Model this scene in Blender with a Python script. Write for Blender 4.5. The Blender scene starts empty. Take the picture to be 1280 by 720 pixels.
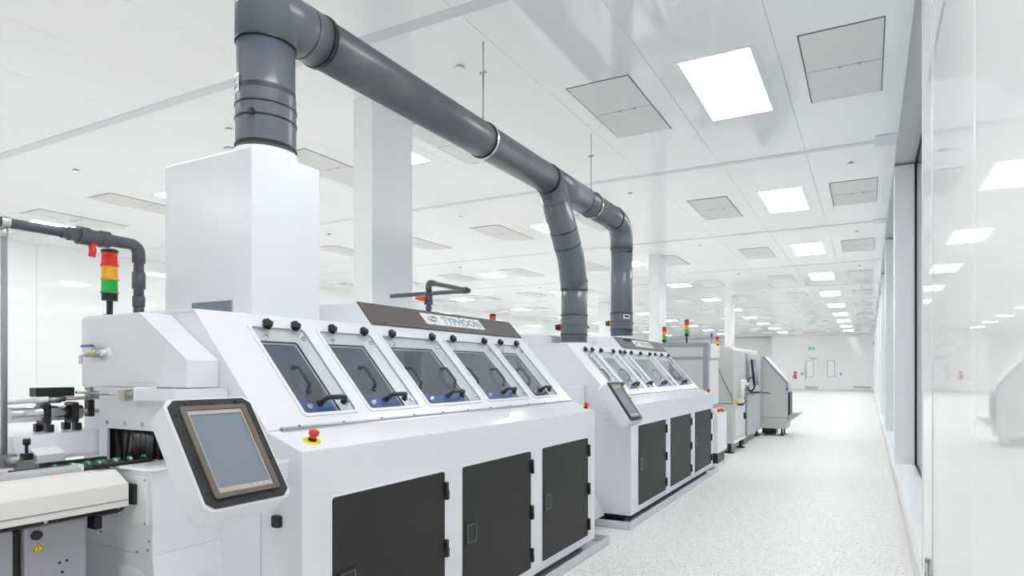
import bpy, bmesh, math, random
from mathutils import Vector, Matrix
random.seed(4)
SC = bpy.context.scene
COL = SC.collection
PI = math.pi
# ------------------------------------------------------------------ camera, world, exposure
# image 1280x720: horizon at v=464, corridor vanishing point at u=1086, focal length 760 px, optical axis at u=715
FPX, CXP, HYP, VPX, CAMZ = 760.0, 715.0, 464.0, 1086.0, 1.42
YAW = math.atan2(VPX - CXP, FPX)
cam = bpy.data.cameras.new('camera'); camo = bpy.data.objects.new('camera', cam); COL.objects.link(camo)
cam.sensor_width = 36.0; cam.lens = FPX * 36.0 / 1280.0
cam.shift_x = -(CXP - 640.0) / 1280.0; cam.shift_y = (HYP - 360.0) / 1280.0
cam.clip_start = 0.02; cam.clip_end = 200
camo.location = (0, 0, CAMZ); camo.rotation_euler = (PI / 2, 0, YAW)
SC.camera = camo
w = bpy.data.worlds.new('world'); SC.world = w; w.use_nodes = True
w.node_tree.nodes['Background'].inputs[0].default_value = (0.8, 0.88, 1.0, 1)
w.node_tree.nodes['Background'].inputs[1].default_value = 0.6
SC.view_settings.view_transform = 'Standard'; SC.view_settings.look = 'None'
SC.view_settings.exposure = 0.42; SC.view_settings.gamma = 1.0; SC.view_settings.use_curve_mapping = False
LAMP = 13.0            # radiance of the ceiling light panels
SC.cycles.max_bounces = 10; SC.cycles.diffuse_bounces = 8; SC.cycles.glossy_bounces = 4
SC.cycles.transparent_max_bounces = 12; SC.cycles.caustics_reflective = False; SC.cycles.caustics_refractive = False
SC.cycles.sample_clamp_indirect = 6.0

# ------------------------------------------------------------------ materials
M = {}
def mat(name, col, rough=0.4, metal=0.0, spec=0.5, coat=0.0, noise=None, bump=None, emit=None, ior=1.5):
    m = bpy.data.materials.new(name); m.use_nodes = True; nt = m.node_tree; p = nt.nodes['Principled BSDF']
    p.inputs['Base Color'].default_value = (*col, 1); p.inputs['Roughness'].default_value = rough
    p.inputs['Metallic'].default_value = metal; p.inputs['Specular IOR Level'].default_value = spec
    p.inputs['Coat Weight'].default_value = coat; p.inputs['IOR'].default_value = ior; p.inputs['Coat Roughness'].default_value = 0.05
    if emit: p.inputs['Emission Color'].default_value = (*emit[0], 1); p.inputs['Emission Strength'].default_value = emit[1]
    if noise or bump:
        tc = nt.nodes.new('ShaderNodeTexCoord')
    if noise:   # (scale, second colour, low, high)
        n = nt.nodes.new('ShaderNodeTexNoise'); n.inputs['Scale'].default_value = noise[0]; n.inputs['Detail'].default_value = 5
        r = nt.nodes.new('ShaderNodeValToRGB'); r.color_ramp.elements[0].position = noise[2]; r.color_ramp.elements[1].position = noise[3]
        r.color_ramp.elements[0].color = (*col, 1); r.color_ramp.elements[1].color = (*noise[1], 1)
        nt.links.new(tc.outputs['Object'], n.inputs['Vector']); nt.links.new(n.outputs['Fac'], r.inputs['Fac'])
        nt.links.new(r.outputs['Color'], p.inputs['Base Color'])
    if bump:    # (scale, strength, distance)
        n = nt.nodes.new('ShaderNodeTexNoise'); n.inputs['Scale'].default_value = bump[0]; n.inputs['Detail'].default_value = 2
        b = nt.nodes.new('ShaderNodeBump'); b.inputs['Strength'].default_value = bump[1]; b.inputs['Distance'].default_value = bump[2]
        nt.links.new(tc.outputs['Object'], n.inputs['Vector']); nt.links.new(n.outputs['Fac'], b.inputs['Height'])
        nt.links.new(b.outputs['Normal'], p.inputs['Normal'])
    M[name] = m
    return m
def glass(name, tint, gloss=0.9, rough=0.02, ior=1.5):
    m = bpy.data.materials.new(name); m.use_nodes = True; nt = m.node_tree
    for n in list(nt.nodes): nt.nodes.remove(n)
    o = nt.nodes.new('ShaderNodeOutputMaterial'); mx = nt.nodes.new('ShaderNodeMixShader')
    t = nt.nodes.new('ShaderNodeBsdfTransparent'); t.inputs[0].default_value = (*tint, 1)
    g = nt.nodes.new('ShaderNodeBsdfGlossy'); g.inputs['Color'].default_value = (gloss, gloss, gloss, 1); g.inputs['Roughness'].default_value = rough
    f = nt.nodes.new('ShaderNodeLayerWeight'); f.inputs['Blend'].default_value = 0.5      # Schlick reflectance, the same on both sides of the pane
    pw_ = nt.nodes.new('ShaderNodeMath'); pw_.operation = 'POWER'; pw_.inputs[1].default_value = 5.0
    ma = nt.nodes.new('ShaderNodeMath'); ma.operation = 'MULTIPLY_ADD'; ma.inputs[1].default_value = 0.96; ma.inputs[2].default_value = 0.04
    nt.links.new(f.outputs['Facing'], pw_.inputs[0]); nt.links.new(pw_.outputs[0], ma.inputs[0])
    nt.links.new(ma.outputs[0], mx.inputs[0]); nt.links.new(t.outputs[0], mx.inputs[1]); nt.links.new(g.outputs[0], mx.inputs[2])
    nt.links.new(mx.outputs[0], o.inputs[0]); M[name] = m
    return m
mat('ceiling', (0.87, 0.885, 0.89), 0.01, spec=0.5, ior=2.0)
mat('ceiling_core', (0.55, 0.56, 0.57), 0.5)
mat('batten', (0.62, 0.66, 0.70), 0.25)
mat('wall', (0.88, 0.89, 0.89), 0.05, spec=0.5, bump=(0.7, 0.05, 0.006))
mat('wall_panel', (0.87, 0.875, 0.87), 0.02, spec=0.55, bump=(0.9, 0.05, 0.006))
mat('white_paint', (0.87, 0.88, 0.885), 0.25)
mat('cove', (0.70, 0.68, 0.64), 0.35)
mat('machine_white', (0.79, 0.795, 0.84), 0.22, spec=0.5)
mat('machine_inner', (0.84, 0.87, 0.91), 0.4)
mat('light_grey', (0.60, 0.605, 0.63), 0.35)
mat('mid_grey', (0.33, 0.34, 0.37), 0.4)
mat('warm_grey', (0.60, 0.59, 0.575), 0.4)
mat('cream', (0.78, 0.755, 0.72), 0.4)
mat('door_black', (0.024, 0.0235, 0.023), 0.5, spec=0.35, bump=(900, 0.15, 0.001))
mat('black', (0.014, 0.014, 0.015), 0.4)
mat('latch_grey', (0.16, 0.16, 0.165), 0.4)
mat('rubber', (0.02, 0.02, 0.021), 0.7)
mat('bronze', (0.115, 0.100, 0.092), 0.42, spec=0.4, noise=(3, (0.135, 0.118, 0.108), 0.4, 0.7))
mat('bezel_brown', (0.14, 0.115, 0.095), 0.4)
mat('screen_frame', (0.46, 0.41, 0.37), 0.45)
mat('screen', (0.21, 0.245, 0.295), 0.12, spec=0.6)
mat('pvc', (0.115, 0.135, 0.17), 0.30, spec=0.5, noise=(7, (0.15, 0.155, 0.165), 0.45, 0.75), bump=(3, 0.06, 0.02))
mat('pvc_main', (0.105, 0.115, 0.135), 0.33, spec=0.5, noise=(5, (0.165, 0.155, 0.145), 0.45, 0.78), bump=(3, 0.06, 0.02))
mat('pvc_dark', (0.045, 0.045, 0.047), 0.5, noise=(14, (0.10, 0.10, 0.10), 0.4, 0.7))
mat('pvc_pipe', (0.075, 0.085, 0.10), 0.35)
mat('steel', (0.62, 0.62, 0.62), 0.25, metal=1.0)
mat('steel_dull', (0.45, 0.45, 0.46), 0.4, metal=0.8)
mat('brass', (0.58, 0.52, 0.44), 0.3, metal=1.0)
mat('alu', (0.42, 0.43, 0.44), 0.35, metal=0.6)
mat('red', (0.75, 0.03, 0.02), 0.3)
mat('red_lens', (0.80, 0.03, 0.02), 0.12, spec=0.7, noise=(60, (0.40, 0.005, 0.005), 0.5, 0.8))
mat('amber_lens', (0.95, 0.42, 0.01), 0.12, spec=0.7, noise=(60, (0.75, 0.22, 0.0), 0.5, 0.8))
mat('green_lens', (0.005, 0.55, 0.07), 0.12, spec=0.7, noise=(60, (0.0, 0.25, 0.03), 0.5, 0.8))
mat('yellow', (0.90, 0.72, 0.01), 0.45)
mat('blue', (0.13, 0.30, 0.80), 0.5)
mat('blue_grip', (0.03, 0.10, 0.45), 0.4)
mat('green_roller', (0.0, 0.30, 0.16), 0.5)
mat('sticker', (0.85, 0.85, 0.85), 0.5)
mat('plate_white', (0.86, 0.87, 0.885), 0.3)
mat('letter_grey', (0.36, 0.37, 0.39), 0.4)
mat('vent', (0.77, 0.765, 0.75), 0.55)
mat('vent_dark', (0.16, 0.16, 0.165), 0.6)
mat('exit_green', (0.0, 0.34, 0.24), 0.4, emit=((0.0, 0.5, 0.33), 0.3))
mat('kick', (0.62, 0.56, 0.46), 0.35, metal=0.3)
mat('curtain', (0.022, 0.022, 0.025), 0.3, spec=0.6)
mat('lamp', (0.9, 0.9, 0.9), 0.5, emit=((0.955, 0.985, 1.0), LAMP))
mat('lamp_square', (0.9, 0.9, 0.9), 0.5, emit=((0.955, 0.985, 1.0), LAMP * 1.7))
glass('pane_inner', (0.955, 0.965, 0.98))
glass('pane_outer', (0.975, 0.985, 0.995))
glass('window_glass', (0.86, 0.89, 0.91))
def floor_material():
    m = bpy.data.materials.new('floor'); m.use_nodes = True; nt = m.node_tree; p = nt.nodes['Principled BSDF']
    p.inputs['Roughness'].default_value = 0.48; p.inputs['Specular IOR Level'].default_value = 0.3
    tc = nt.nodes.new('ShaderNodeTexCoord')
    def spots(scale, thr, soft):
        v = nt.nodes.new('ShaderNodeTexVoronoi'); v.inputs['Scale'].default_value = scale
        nt.links.new(tc.outputs['Object'], v.inputs['Vector'])
        s = nt.nodes.new('ShaderNodeSeparateColor'); nt.links.new(v.outputs['Color'], s.inputs[0])
        r = nt.nodes.new('ShaderNodeValToRGB'); r.color_ramp.elements[0].position = thr; r.color_ramp.elements[1].position = thr + soft
        nt.links.new(s.outputs[0], r.inputs[0]); return r.outputs[0]
    a = spots(110, 0.72, 0.02); b = spots(160, 0.80, 0.02)
    m1 = nt.nodes.new('ShaderNodeMix'); m1.data_type = 'RGBA'
    m1.inputs[6].default_value = (0.79, 0.765, 0.735, 1); m1.inputs[7].default_value = (0.58, 0.565, 0.545, 1); nt.links.new(a, m1.inputs[0])
    m2 = nt.nodes.new('ShaderNodeMix'); m2.data_type = 'RGBA'
    m2.inputs[7].default_value = (0.89, 0.88, 0.86, 1); nt.links.new(b, m2.inputs[0]); nt.links.new(m1.outputs[2], m2.inputs[6])
    nt.links.new(m2.outputs[2], p.inputs['Base Color']); M['floor'] = m
floor_material()

# ------------------------------------------------------------------ mesh helpers (world coordinates)
def V(*a): return Vector(a)
def obox(bm, O, U, Vv, N, u0, u1, v0, v1, n0, n1, bevel=0.0, seg=2):
    """box in the frame O + u*U + v*V + n*N"""
    O, U, Vv, N = Vector(O), Vector(U), Vector(Vv), Vector(N)
    c = [bm.verts.new(O + U * a + Vv * b + N * d) for d in (n0, n1) for b in (v0, v1) for a in (u0, u1)]
    fs = [bm.faces.new([c[i] for i in f]) for f in ((0, 2, 3, 1), (4, 5, 7, 6), (0, 1, 5, 4), (2, 6, 7, 3), (0, 4, 6, 2), (1, 3, 7, 5))]
    if bevel > 0:
        es = list({e for f in fs for e in f.edges})
        bmesh.ops.bevel(bm, geom=es, offset=bevel, segments=seg, affect='EDGES', profile=0.5)
    return fs
def box(bm, x0, x1, y0, y1, z0, z1, bevel=0.0, seg=2):
    return obox(bm, (0, 0, 0), (1, 0, 0), (0, 1, 0), (0, 0, 1), min(x0, x1), max(x0, x1), min(y0, y1), max(y0, y1), min(z0, z1), max(z0, z1), bevel, seg)
def prism(bm, pts, y0, y1, bevel=0.0):
    """profile [(x, z)] extruded along Y"""
    a = [bm.verts.new((x, y0, z)) for x, z in pts]; b = [bm.verts.new((x, y1, z)) for x, z in pts]; n = len(pts)
    fs = [bm.faces.new(a), bm.faces.new(b[::-1])]
    for i in range(n): fs.append(bm.faces.new((a[i], b[i], b[(i + 1) % n], a[(i + 1) % n])))
    if bevel > 0: bmesh.ops.bevel(bm, geom=list({e for f in fs for e in f.edges}), offset=bevel, segments=2, affect='EDGES', profile=0.5)
def poly(bm, O, U, Vv, N, pts, n0, n1):
    """polygon [(u, v)] extruded from n0 to n1 along N"""
    O, U, Vv, N = Vector(O), Vector(U), Vector(Vv), Vector(N)
    a = [bm.verts.new(O + U * u + Vv * v + N * n0) for u, v in pts]; b = [bm.verts.new(O + U * u + Vv * v + N * n1) for u, v in pts]; n = len(pts)
    bm.faces.new(a[::-1]); bm.faces.new(b)
    for i in range(n): bm.faces.new((a[i], a[(i + 1) % n], b[(i + 1) % n], b[i]))
def rrect(u0, u1, v0, v1, r, k=3):
    out = []
    for cu, cv, a0 in ((u1 - r, v0 + r, -90), (u1 - r, v1 - r, 0), (u0 + r, v1 - r, 90), (u0 + r, v0 + r, 180)):
        for i in range(k + 1):
            a = math.radians(a0 + 90 * i / k); out.append((cu + r * math.cos(a), cv + r * math.sin(a)))
    return out
def ringpoly(bm, O, U, Vv, N, outer, inner, n0, n1):
    """frame between two outlines with the same number of points"""
    O, U, Vv, N = Vector(O), Vector(U), Vector(Vv), Vector(N); n = len(outer)
    def L(p, d): return [bm.verts.new(O + U * u + Vv * v + N * d) for u, v in p]
    oa, ob, ia, ib = L(outer, n0), L(outer, n1), L(inner, n0), L(inner, n1)
    for i in range(n):
        j = (i + 1) % n
        bm.faces.new((ob[i], ob[j], ib[j], ib[i])); bm.faces.new((oa[i], ia[i], ia[j], oa[j]))
        bm.faces.new((oa[i], oa[j], ob[j], ob[i])); bm.faces.new((ia[i], ib[i], ib[j], ia[j]))
def basis(d):
    d = Vector(d).normalized(); a = Vector((0, 0, 1)) if abs(d.z) < 0.9 else Vector((1, 0, 0))
    u = d.cross(a).normalized(); return u, u.cross(d).normalized(), d
def rings(bm, sections, seg=20, caps=True):
    """sections: [(centre, u, v, radius)] joined to a tube"""
    prev = None; first = None
    for c, u, v, r in sections:
        cur = [bm.verts.new(c + u * (r * math.cos(2 * PI * i / seg)) + v * (r * math.sin(2 * PI * i / seg))) for i in range(seg)]
        if prev:
            for i in range(seg):
                f = bm.faces.new((prev[i], prev[(i + 1) % seg], cur[(i + 1) % seg], cur[i])); f.smooth = True
        else: first = cur
        prev = cur
    if caps: bm.faces.new(first[::-1]); bm.faces.new(prev)
def cyl(bm, a, b, r, r2=None, seg=20, caps=True):
    a, b = Vector(a), Vector(b); u, v, d = basis(b - a)
    rings(bm, [(a, u, v, r), (b, u, v, r if r2 is None else r2)], seg, caps)
def lathe(bm, a, d, prof, seg=20):
    """prof [(along, radius)] about the axis a + t*d; every step keeps its own sharp edge"""
    a = Vector(a); u, v, d = basis(d)
    for (t0, r0), (t1, r1) in zip(prof, prof[1:]):
        if abs(t1 - t0) < 1e-7 and abs(r1 - r0) < 1e-7: continue
        A = [bm.verts.new(a + d * t0 + u * (r0 * math.cos(2 * PI * i / seg)) + v * (r0 * math.sin(2 * PI * i / seg))) for i in range(seg)]
        B = [bm.verts.new(a + d * t1 + u * (r1 * math.cos(2 * PI * i / seg)) + v * (r1 * math.sin(2 * PI * i / seg))) for i in range(seg)]
        for i in range(seg):
            f = bm.faces.new((A[i], A[(i + 1) % seg], B[(i + 1) % seg], B[i])); f.smooth = abs(t1 - t0) > 1e-6
    for t, r, s in ((prof[0][0], prof[0][1], -1), (prof[-1][0], prof[-1][1], 1)):
        if r > 1e-5:
            A = [bm.verts.new(a + d * t + u * (r * math.cos(2 * PI * i / seg)) + v * (r * math.sin(2 * PI * i / seg))) for i in range(seg)]
            bm.faces.new(A if s > 0 else A[::-1])
def sweep(bm, pts, r, seg=16, bend=0.0, nb=6, caps=True):
    """tube along a polyline; corners rounded with radius 'bend'"""
    P = [Vector(p) for p in pts]; path = [P[0]]
    for i in range(1, len(P) - 1):
        a, b, c = P[i - 1], P[i], P[i + 1]; d0 = (b - a).normalized(); d1 = (c - b).normalized()
        ang = d0.angle(d1, 0)
        if bend <= 0 or ang < 0.02: path.append(b); continue
        t = bend * math.tan(ang / 2); t = min(t, (b - a).length * 0.49 if i > 1 else (b - a).length * 0.98, (c - b).length * 0.49 if i < len(P) - 2 else (c - b).length * 0.98)
        s, e = b - d0 * t, b + d1 * t
        for k in range(nb + 1):
            q = k / nb; path.append(s * (1 - q) ** 2 + b * (2 * q * (1 - q)) + e * q * q)
    path.append(P[-1])
    u = None; sec = []
    for i, p in enumerate(path):
        d = (path[min(i + 1, len(path) - 1)] - path[max(i - 1, 0)]).normalized()
        if u is None: u, v, _ = basis(d)
        else: u = (u - d * u.dot(d)).normalized(); v = u.cross(d).normalized() * -1; v = d.cross(u).normalized()
        sec.append((p, u.copy(), d.cross(u).normalized(), r))
    rings(bm, sec, seg, caps)

WL = {}
def empty(name, loc, label=None, cat=None, group=None, kind=None):
    o = bpy.data.objects.new(name, None); COL.objects.link(o); o.location = loc; o.empty_display_size = 0.1
    WL[o.name] = Vector(loc); tag(o, label, cat, group, kind); return o
def tag(o, label=None, cat=None, group=None, kind=None):
    if label: o['label'] = label
    if cat: o['category'] = cat
    if group: o['group'] = group
    if kind: o['kind'] = kind
    return o
def obj(name, bm, material, parent=None, label=None, cat=None, group=None, kind=None, base=False):
    """link bm as ONE mesh object with its origin at its own centre (or base)"""
    bmesh.ops.recalc_face_normals(bm, faces=bm.faces)
    xs = [v.co for v in bm.verts]
    lo = Vector((min(c.x for c in xs), min(c.y for c in xs), min(c.z for c in xs))); hi = Vector((max(c.x for c in xs), max(c.y for c in xs), max(c.z for c in xs)))
    c = (lo + hi) / 2
    if base: c.z = lo.z
    bmesh.ops.translate(bm, verts=bm.verts, vec=-c)
    me = bpy.data.meshes.new(name); bm.to_mesh(me); bm.free(); me.materials.append(M[material])
    o = bpy.data.objects.new(name, me); COL.objects.link(o)
    pl = Vector((0, 0, 0))
    if parent: o.parent = parent; pl = WL[parent.name]
    o.location = c - pl; WL[o.name] = c
    return tag(o, label, cat, group, kind)
def B(fn, *a, **k):
    bm = bmesh.new(); fn(bm, *a, **k); return bm
def BB(*calls):
    bm = bmesh.new()
    for fn, a in calls: fn(bm, *a)
    return bm
def copy_tree(o, delta=(0, 0, 0), parent=None):
    c = o.copy(); COL.objects.link(c)
    WL[c.name] = WL[o.name] + Vector(delta)
    if parent: c.parent = parent
    else: c.location = Vector(o.location) + Vector(delta)
    for ch in [x for x in bpy.data.objects if x.parent == o]:
        copy_tree(ch, delta, c)
    return c

# ------------------------------------------------------------------ room shell
XR, XL, YB, YF, CZ = 0.30, -15.6, -7.0, 48.5, 4.09
ROW0, ROWP = 5.81, 4.22          # ceiling rows (lamps and vents)
BAR0 = 7.90                       # batten between two rows
obj('floor', B(box, XL - 0.2, 3.2, YB - 0.2, 60, -0.12, 0.0), 'floor', kind='structure', label='pale speckled vinyl floor of the clean room')
ceil = obj('ceiling', B(box, XL - 0.2, 3.2, YB - 0.2, 60, CZ + 0.022, CZ + 0.14), 'ceiling_core', kind='structure', label='glossy white panelled ceiling')
seams = [XR, -0.69] + [-0.69 - 1.03 * i for i in range(1, 15)] + [XL]
bars = [BAR0 + ROWP * k for k in range(-3, 11)]
edges_y = [YB] + [b for b in bars if YB + 0.3 < b < YF] + [YF]
pan = {}
for i in range(len(seams) - 1):
    for j in range(len(edges_y) - 1):
        x1, x0 = seams[i], seams[i + 1]; y0, y1 = edges_y[j], edges_y[j + 1]
        key = (round(x1 - x0, 3), round(y1 - y0, 3))
        if key not in pan:
            o = obj('ceiling_panel', B(box, x0 + 0.0015, x1 - 0.0015, y0 + 0.003, y1 - 0.003, CZ, CZ + 0.021), 'ceiling', ceil); pan[key] = o
        else:
            c = pan[key].copy(); COL.objects.link(c)
            c.location = Vector(((x0 + x1) / 2, (y0 + y1) / 2, CZ + 0.0105)) - WL[ceil.name]
first = None
for y in bars:
    if not (YB < y < YF): continue
    if first is None:
        bm = bmesh.new(); box(bm, XL + 0.01, XR - 0.02, y - 0.055, y + 0.055, CZ - 0.004, CZ + 0.001, 0.002, 1)
        first = obj('cross_batten', bm, 'batten', ceil); fy = y
        plate = obj('batten_plate', B(box, 0.07, 0.285, y - 0.19, y + 0.19, CZ - 0.008, CZ - 0.0005, 0.002, 1), 'batten', ceil)
    else:
        for s in (first, plate):
            c = s.copy(); COL.objects.link(c); c.location = s.location + Vector((0, y - fy, 0))
# left, far, back walls
wl = obj('wall_left', B(box, XL - 0.16, XL - 0.02, YB, 60, 0, CZ), 'white_paint', kind='structure', label='glossy white clean room wall behind the machines')
for k in range(13):
    a = YB + k * 4.5
    obj('wall_panel', B(box, XL - 0.02, XL, a + 0.003, a + 4.497, 0.005, CZ - 0.001), 'wall', wl)
wf = obj('wall_far', BB((box, (-6.65, 3.2, YF, YF + 0.15, 0, CZ)), (box, (-6.65, -6.5, YF + 0.15, YF + 1.2, 0, CZ))), 'wall', kind='structure', label='white end wall with two doors')
obj('wall_far', B(box, XL, -6.4, YF + 1.2, YF + 1.35, 0, CZ), 'wall', kind='structure', label='white wall set back beside the end wall')
obj('wall_back', B(box, XL - 0.1, 3.2, YB - 0.15, YB, 0, CZ), 'wall', kind='structure', label='white wall behind the viewer')
# right wall: gloss panels, then full-height glazed recesses between piers
REC = 0.53
wr = obj('wall_right', B(box, XR + 0.03, XR + 0.28, YB, 4.30, 0, CZ), 'white_paint', kind='structure', label='glossy white panelled wall beside the corridor')
for a, b in ((YB, -2.0), (-2.0, 0.2), (0.2, 2.28), (2.28, 3.68), (3.68, 4.33)):
    obj('wall_panel', B(box, XR, XR + 0.03, a + 0.002, b - 0.002, 0.10, CZ - 0.001, 0.004, 1), 'wall_panel', wr)
obj('joint_strip', B(cyl, (XR + 0.004, 3.68, 0.1), (XR + 0.004, 3.68, CZ - 0.01), 0.009, seg=10), 'white_paint', wr)
obj('corner_trim', B(box, XR - 0.004, XR + 0.2, 4.332, 4.345, 0.20, CZ - 0.002, 0.002, 1), 'white_paint', wr)
obj('door_stop', BB((cyl, ((XR - 0.012, 3.86, 0.12), (XR - 0.012, 3.86, 0.375), 0.010)), (cyl, ((XR - 0.012, 3.86, 0.375), (XR - 0.012, 3.86, 0.392), 0.0125))), 'steel_dull', wr)
pier_y = [(8.95, 9.25), (13.85, 14.15), (18.75, 19.05), (23.65, 23.95), (28.55, 28.85), (33.45, 33.75), (38.35, 38.65), (43.25, YF)]
start = 4.345; n = 0
for a, b in pier_y:
    n += 1
    p = obj('trim_%d' % n, B(box, XR, REC + 0.25, a, b, 0, CZ, 0.004, 1), 'white_paint', kind='structure', label='white wall pier between corridor windows')
    wn = obj('window_%d' % n, B(box, REC + 0.012, REC + 0.022, start, a, 0.232, CZ - 0.006), 'window_glass', kind='structure', label='full-height corridor window with a thin black gasket')
    obj('gasket', BB((box, (REC - 0.002, REC + 0.03, start, a, 0.222, 0.236)), (box, (REC - 0.002, REC + 0.03, start, a, CZ - 0.016, CZ - 0.002)),
                     (box, (REC - 0.002, REC + 0.03, a - 0.014, a, 0.236, CZ - 0.016))), 'black', wn)
    obj('sill', B(box, XR, REC + 0.25, start, a, 0.0, 0.22, 0.006, 1), 'white_paint', wn)
    start = b
obj('wall_right', B(box, 2.9, 3.05, YB, YF, 0, CZ), 'wall', kind='structure', label='white wall of the room behind the corridor windows')
# coved skirting
bm = bmesh.new(); prism(bm, [(XR + 0.004, 0.0), (XR + 0.004, 0.10), (XR - 0.006, 0.10), (XR - 0.010, 0.05), (XR - 0.022, 0.022), (XR - 0.050, 0.006), (XR - 0.062, 0.001), (XR - 0.062, 0.0)], YB, YF)
obj('baseboard_right', bm, 'cove', kind='structure', label='beige coved skirting along the corridor wall')
obj('baseboard_far', B(box, -6.6, XR - 0.07, YF - 0.02, YF, 0.0, 0.10), 'cove', kind='structure', label='beige skirting along the end wall')
# doors in the end wall
def door(n, x0, x1, kick, hinge_right):
    y = YF
    d = obj('door_%d' % n, B(box, x0 + 0.06, x1 - 0.06, y - 0.03, y - 0.001, 0.01, 2.42, 0.004, 1), 'white_paint', kind='structure',
            label='white door with a narrow window and metal kick plate' if kick else 'plain white door with a narrow window')
    fr = bmesh.new()
    box(fr, x0, x0 + 0.055, y - 0.07, y - 0.001, 0, 2.49); box(fr, x1 - 0.055, x1, y - 0.07, y - 0.001, 0, 2.49); box(fr, x0 + 0.055, x1 - 0.055, y - 0.07, y - 0.001, 2.43, 2.49)
    obj('door_frame', fr, 'white_paint', d)
    c = (x0 + x1) / 2 + (-0.13 if kick else 0.03); hw = 0.23
    obj('vision_frame', BB((box, (c - hw - 0.04, c - hw, y - 0.045, y - 0.028, 0.98, 2.20)), (box, (c + hw, c + hw + 0.04, y - 0.045, y - 0.028, 0.98, 2.20)),
                           (box, (c - hw, c + hw, y - 0.045, y - 0.028, 2.16, 2.20)), (box, (c - hw, c + hw, y - 0.045, y - 0.028, 0.98, 1.02))), 'alu', d)
    obj('pane', B(box, c - hw, c + hw, y - 0.036, y - 0.031, 1.02, 2.16), 'plate_white', d)
    if kick:
        obj('kick_plate', B(box, x0 + 0.08, x1 - 0.08, y - 0.037, y - 0.031, 0.03, 0.31), 'kick', d)
        obj('door_closer', BB((box, (c + 0.1, c + 0.45, y - 0.12, y - 0.03, 2.30, 2.38)), (box, (c - 0.05, c + 0.12, y - 0.20, y - 0.17, 2.38, 2.41))), 'steel_dull', d)
        obj('pull_handle', BB((box, (x0 + 0.10, x0 + 0.15, y - 0.11, y - 0.07, 0.86, 1.66)), (box, (x0 + 0.10, x0 + 0.15, y - 0.07, y - 0.03, 0.92, 0.96)), (box, (x0 + 0.10, x0 + 0.15, y - 0.07, y - 0.03, 1.56, 1.60))), 'steel_dull', d)
    else:
        obj('lever_handle', BB((box, (x1 - 0.20, x1 - 0.10, y - 0.10, y - 0.07, 0.98, 1.02)), (box, (x1 - 0.13, x1 - 0.10, y - 0.07, y - 0.03, 0.98, 1.02))), 'steel_dull', d)
    for z in (0.25, 1.8, 2.15):
        hx = x1 - 0.06 if hinge_right else x0 + 0.06
        obj('hinge', B(cyl, (hx, y - 0.05, z - 0.06), (hx, y - 0.05, z + 0.06), 0.02, seg=8), 'steel_dull', d)
door(1, -4.36, -3.28, True, True); door(2, -3.05, -2.0, False, False)
# columns among the machines
for a, b, c, d, lab in ((-4.57, -4.32, 4.44, 5.02, 'white square column rising behind the first machine'), (-4.57, -4.32, 13.40, 13.95, 'white square column rising beyond the grey exhaust ducts'),
                        (-4.57, -4.32, 21.6, 22.15, 'distant white square column beyond the grey enclosure'), (-9.4, -9.0, 21.6, 22.1, 'distant white column standing far from the corridor')):
    obj('column', B(box, a, b, c, d, 0, CZ, 0.004, 1), 'white_paint', kind='structure', label=lab)

# ------------------------------------------------------------------ ceiling lamps, filter vents, sprinklers
rows = [ROW0 + ROWP * k for k in range(-3, 11)]
LX = [(-1.185 - 4.11 * k, t) for k, t in enumerate(('above the corridor floor', 'just behind the square columns', 'midway between columns and left wall', 'nearest the left wall'))]
LX.append((1.70, 'of the room behind the corridor windows, added to brighten the glass'))  # unseen lamp row, added so the corridor window panes look brighter
VX = [(-0.20 - 2.06 * k, t) for k, t in enumerate(('beside the corridor wall', 'over the front of the machines', 'in line with the square columns', 'one row behind the square columns',
      'two rows behind the square columns', 'three rows behind the square columns', 'two rows from the left wall', 'nearest the left wall'))]
def make_lamp(x, y, h=0.665):
    r = empty('ceiling_light', (x, y, CZ), 'recessed white light panel glowing in the ceiling', 'light', 'ceiling light panels in rows')
    obj('frame', B(ringpoly, (x, y, CZ), (1, 0, 0), (0, 1, 0), (0, 0, -1), rrect(-0.345, 0.345, -h - 0.035, h + 0.035, 0.005, 1), rrect(-0.30, 0.30, -h, h, 0.004, 1), -0.0005, 0.004), 'ceiling', r)
    obj('diffuser', B(box, x - 0.30, x + 0.30, y - h, y + h, CZ - 0.003, CZ - 0.0005), 'lamp' if h > 0.5 else 'lamp_square', r)
    return r
def make_vent(x, y):
    r = empty('ceiling_vent', (x, y, CZ), 'beige two-panel filter vent set in the ceiling', 'vent', 'ceiling filter vents in rows')
    obj('frame', B(box, x - 0.315, x + 0.315, y - 0.675, y + 0.675, CZ - 0.003, CZ - 0.0005), 'vent_dark', r)
    obj('filter_panel', B(box, x - 0.302, x + 0.305, y - 0.665, y - 0.006, CZ - 0.007, CZ - 0.0035), 'vent', r)
    obj('filter_panel', B(box, x - 0.302, x + 0.305, y + 0.006, y + 0.660, CZ - 0.007, CZ - 0.0035), 'vent', r)
    for dx in (-0.03, 0.13): obj('catch', B(box, x + dx - 0.01, x + dx + 0.01, y - 0.016, y + 0.016, CZ - 0.012, CZ - 0.0065), 'mid_grey', r)
    return r
lamps = {}; v0 = None
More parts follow.
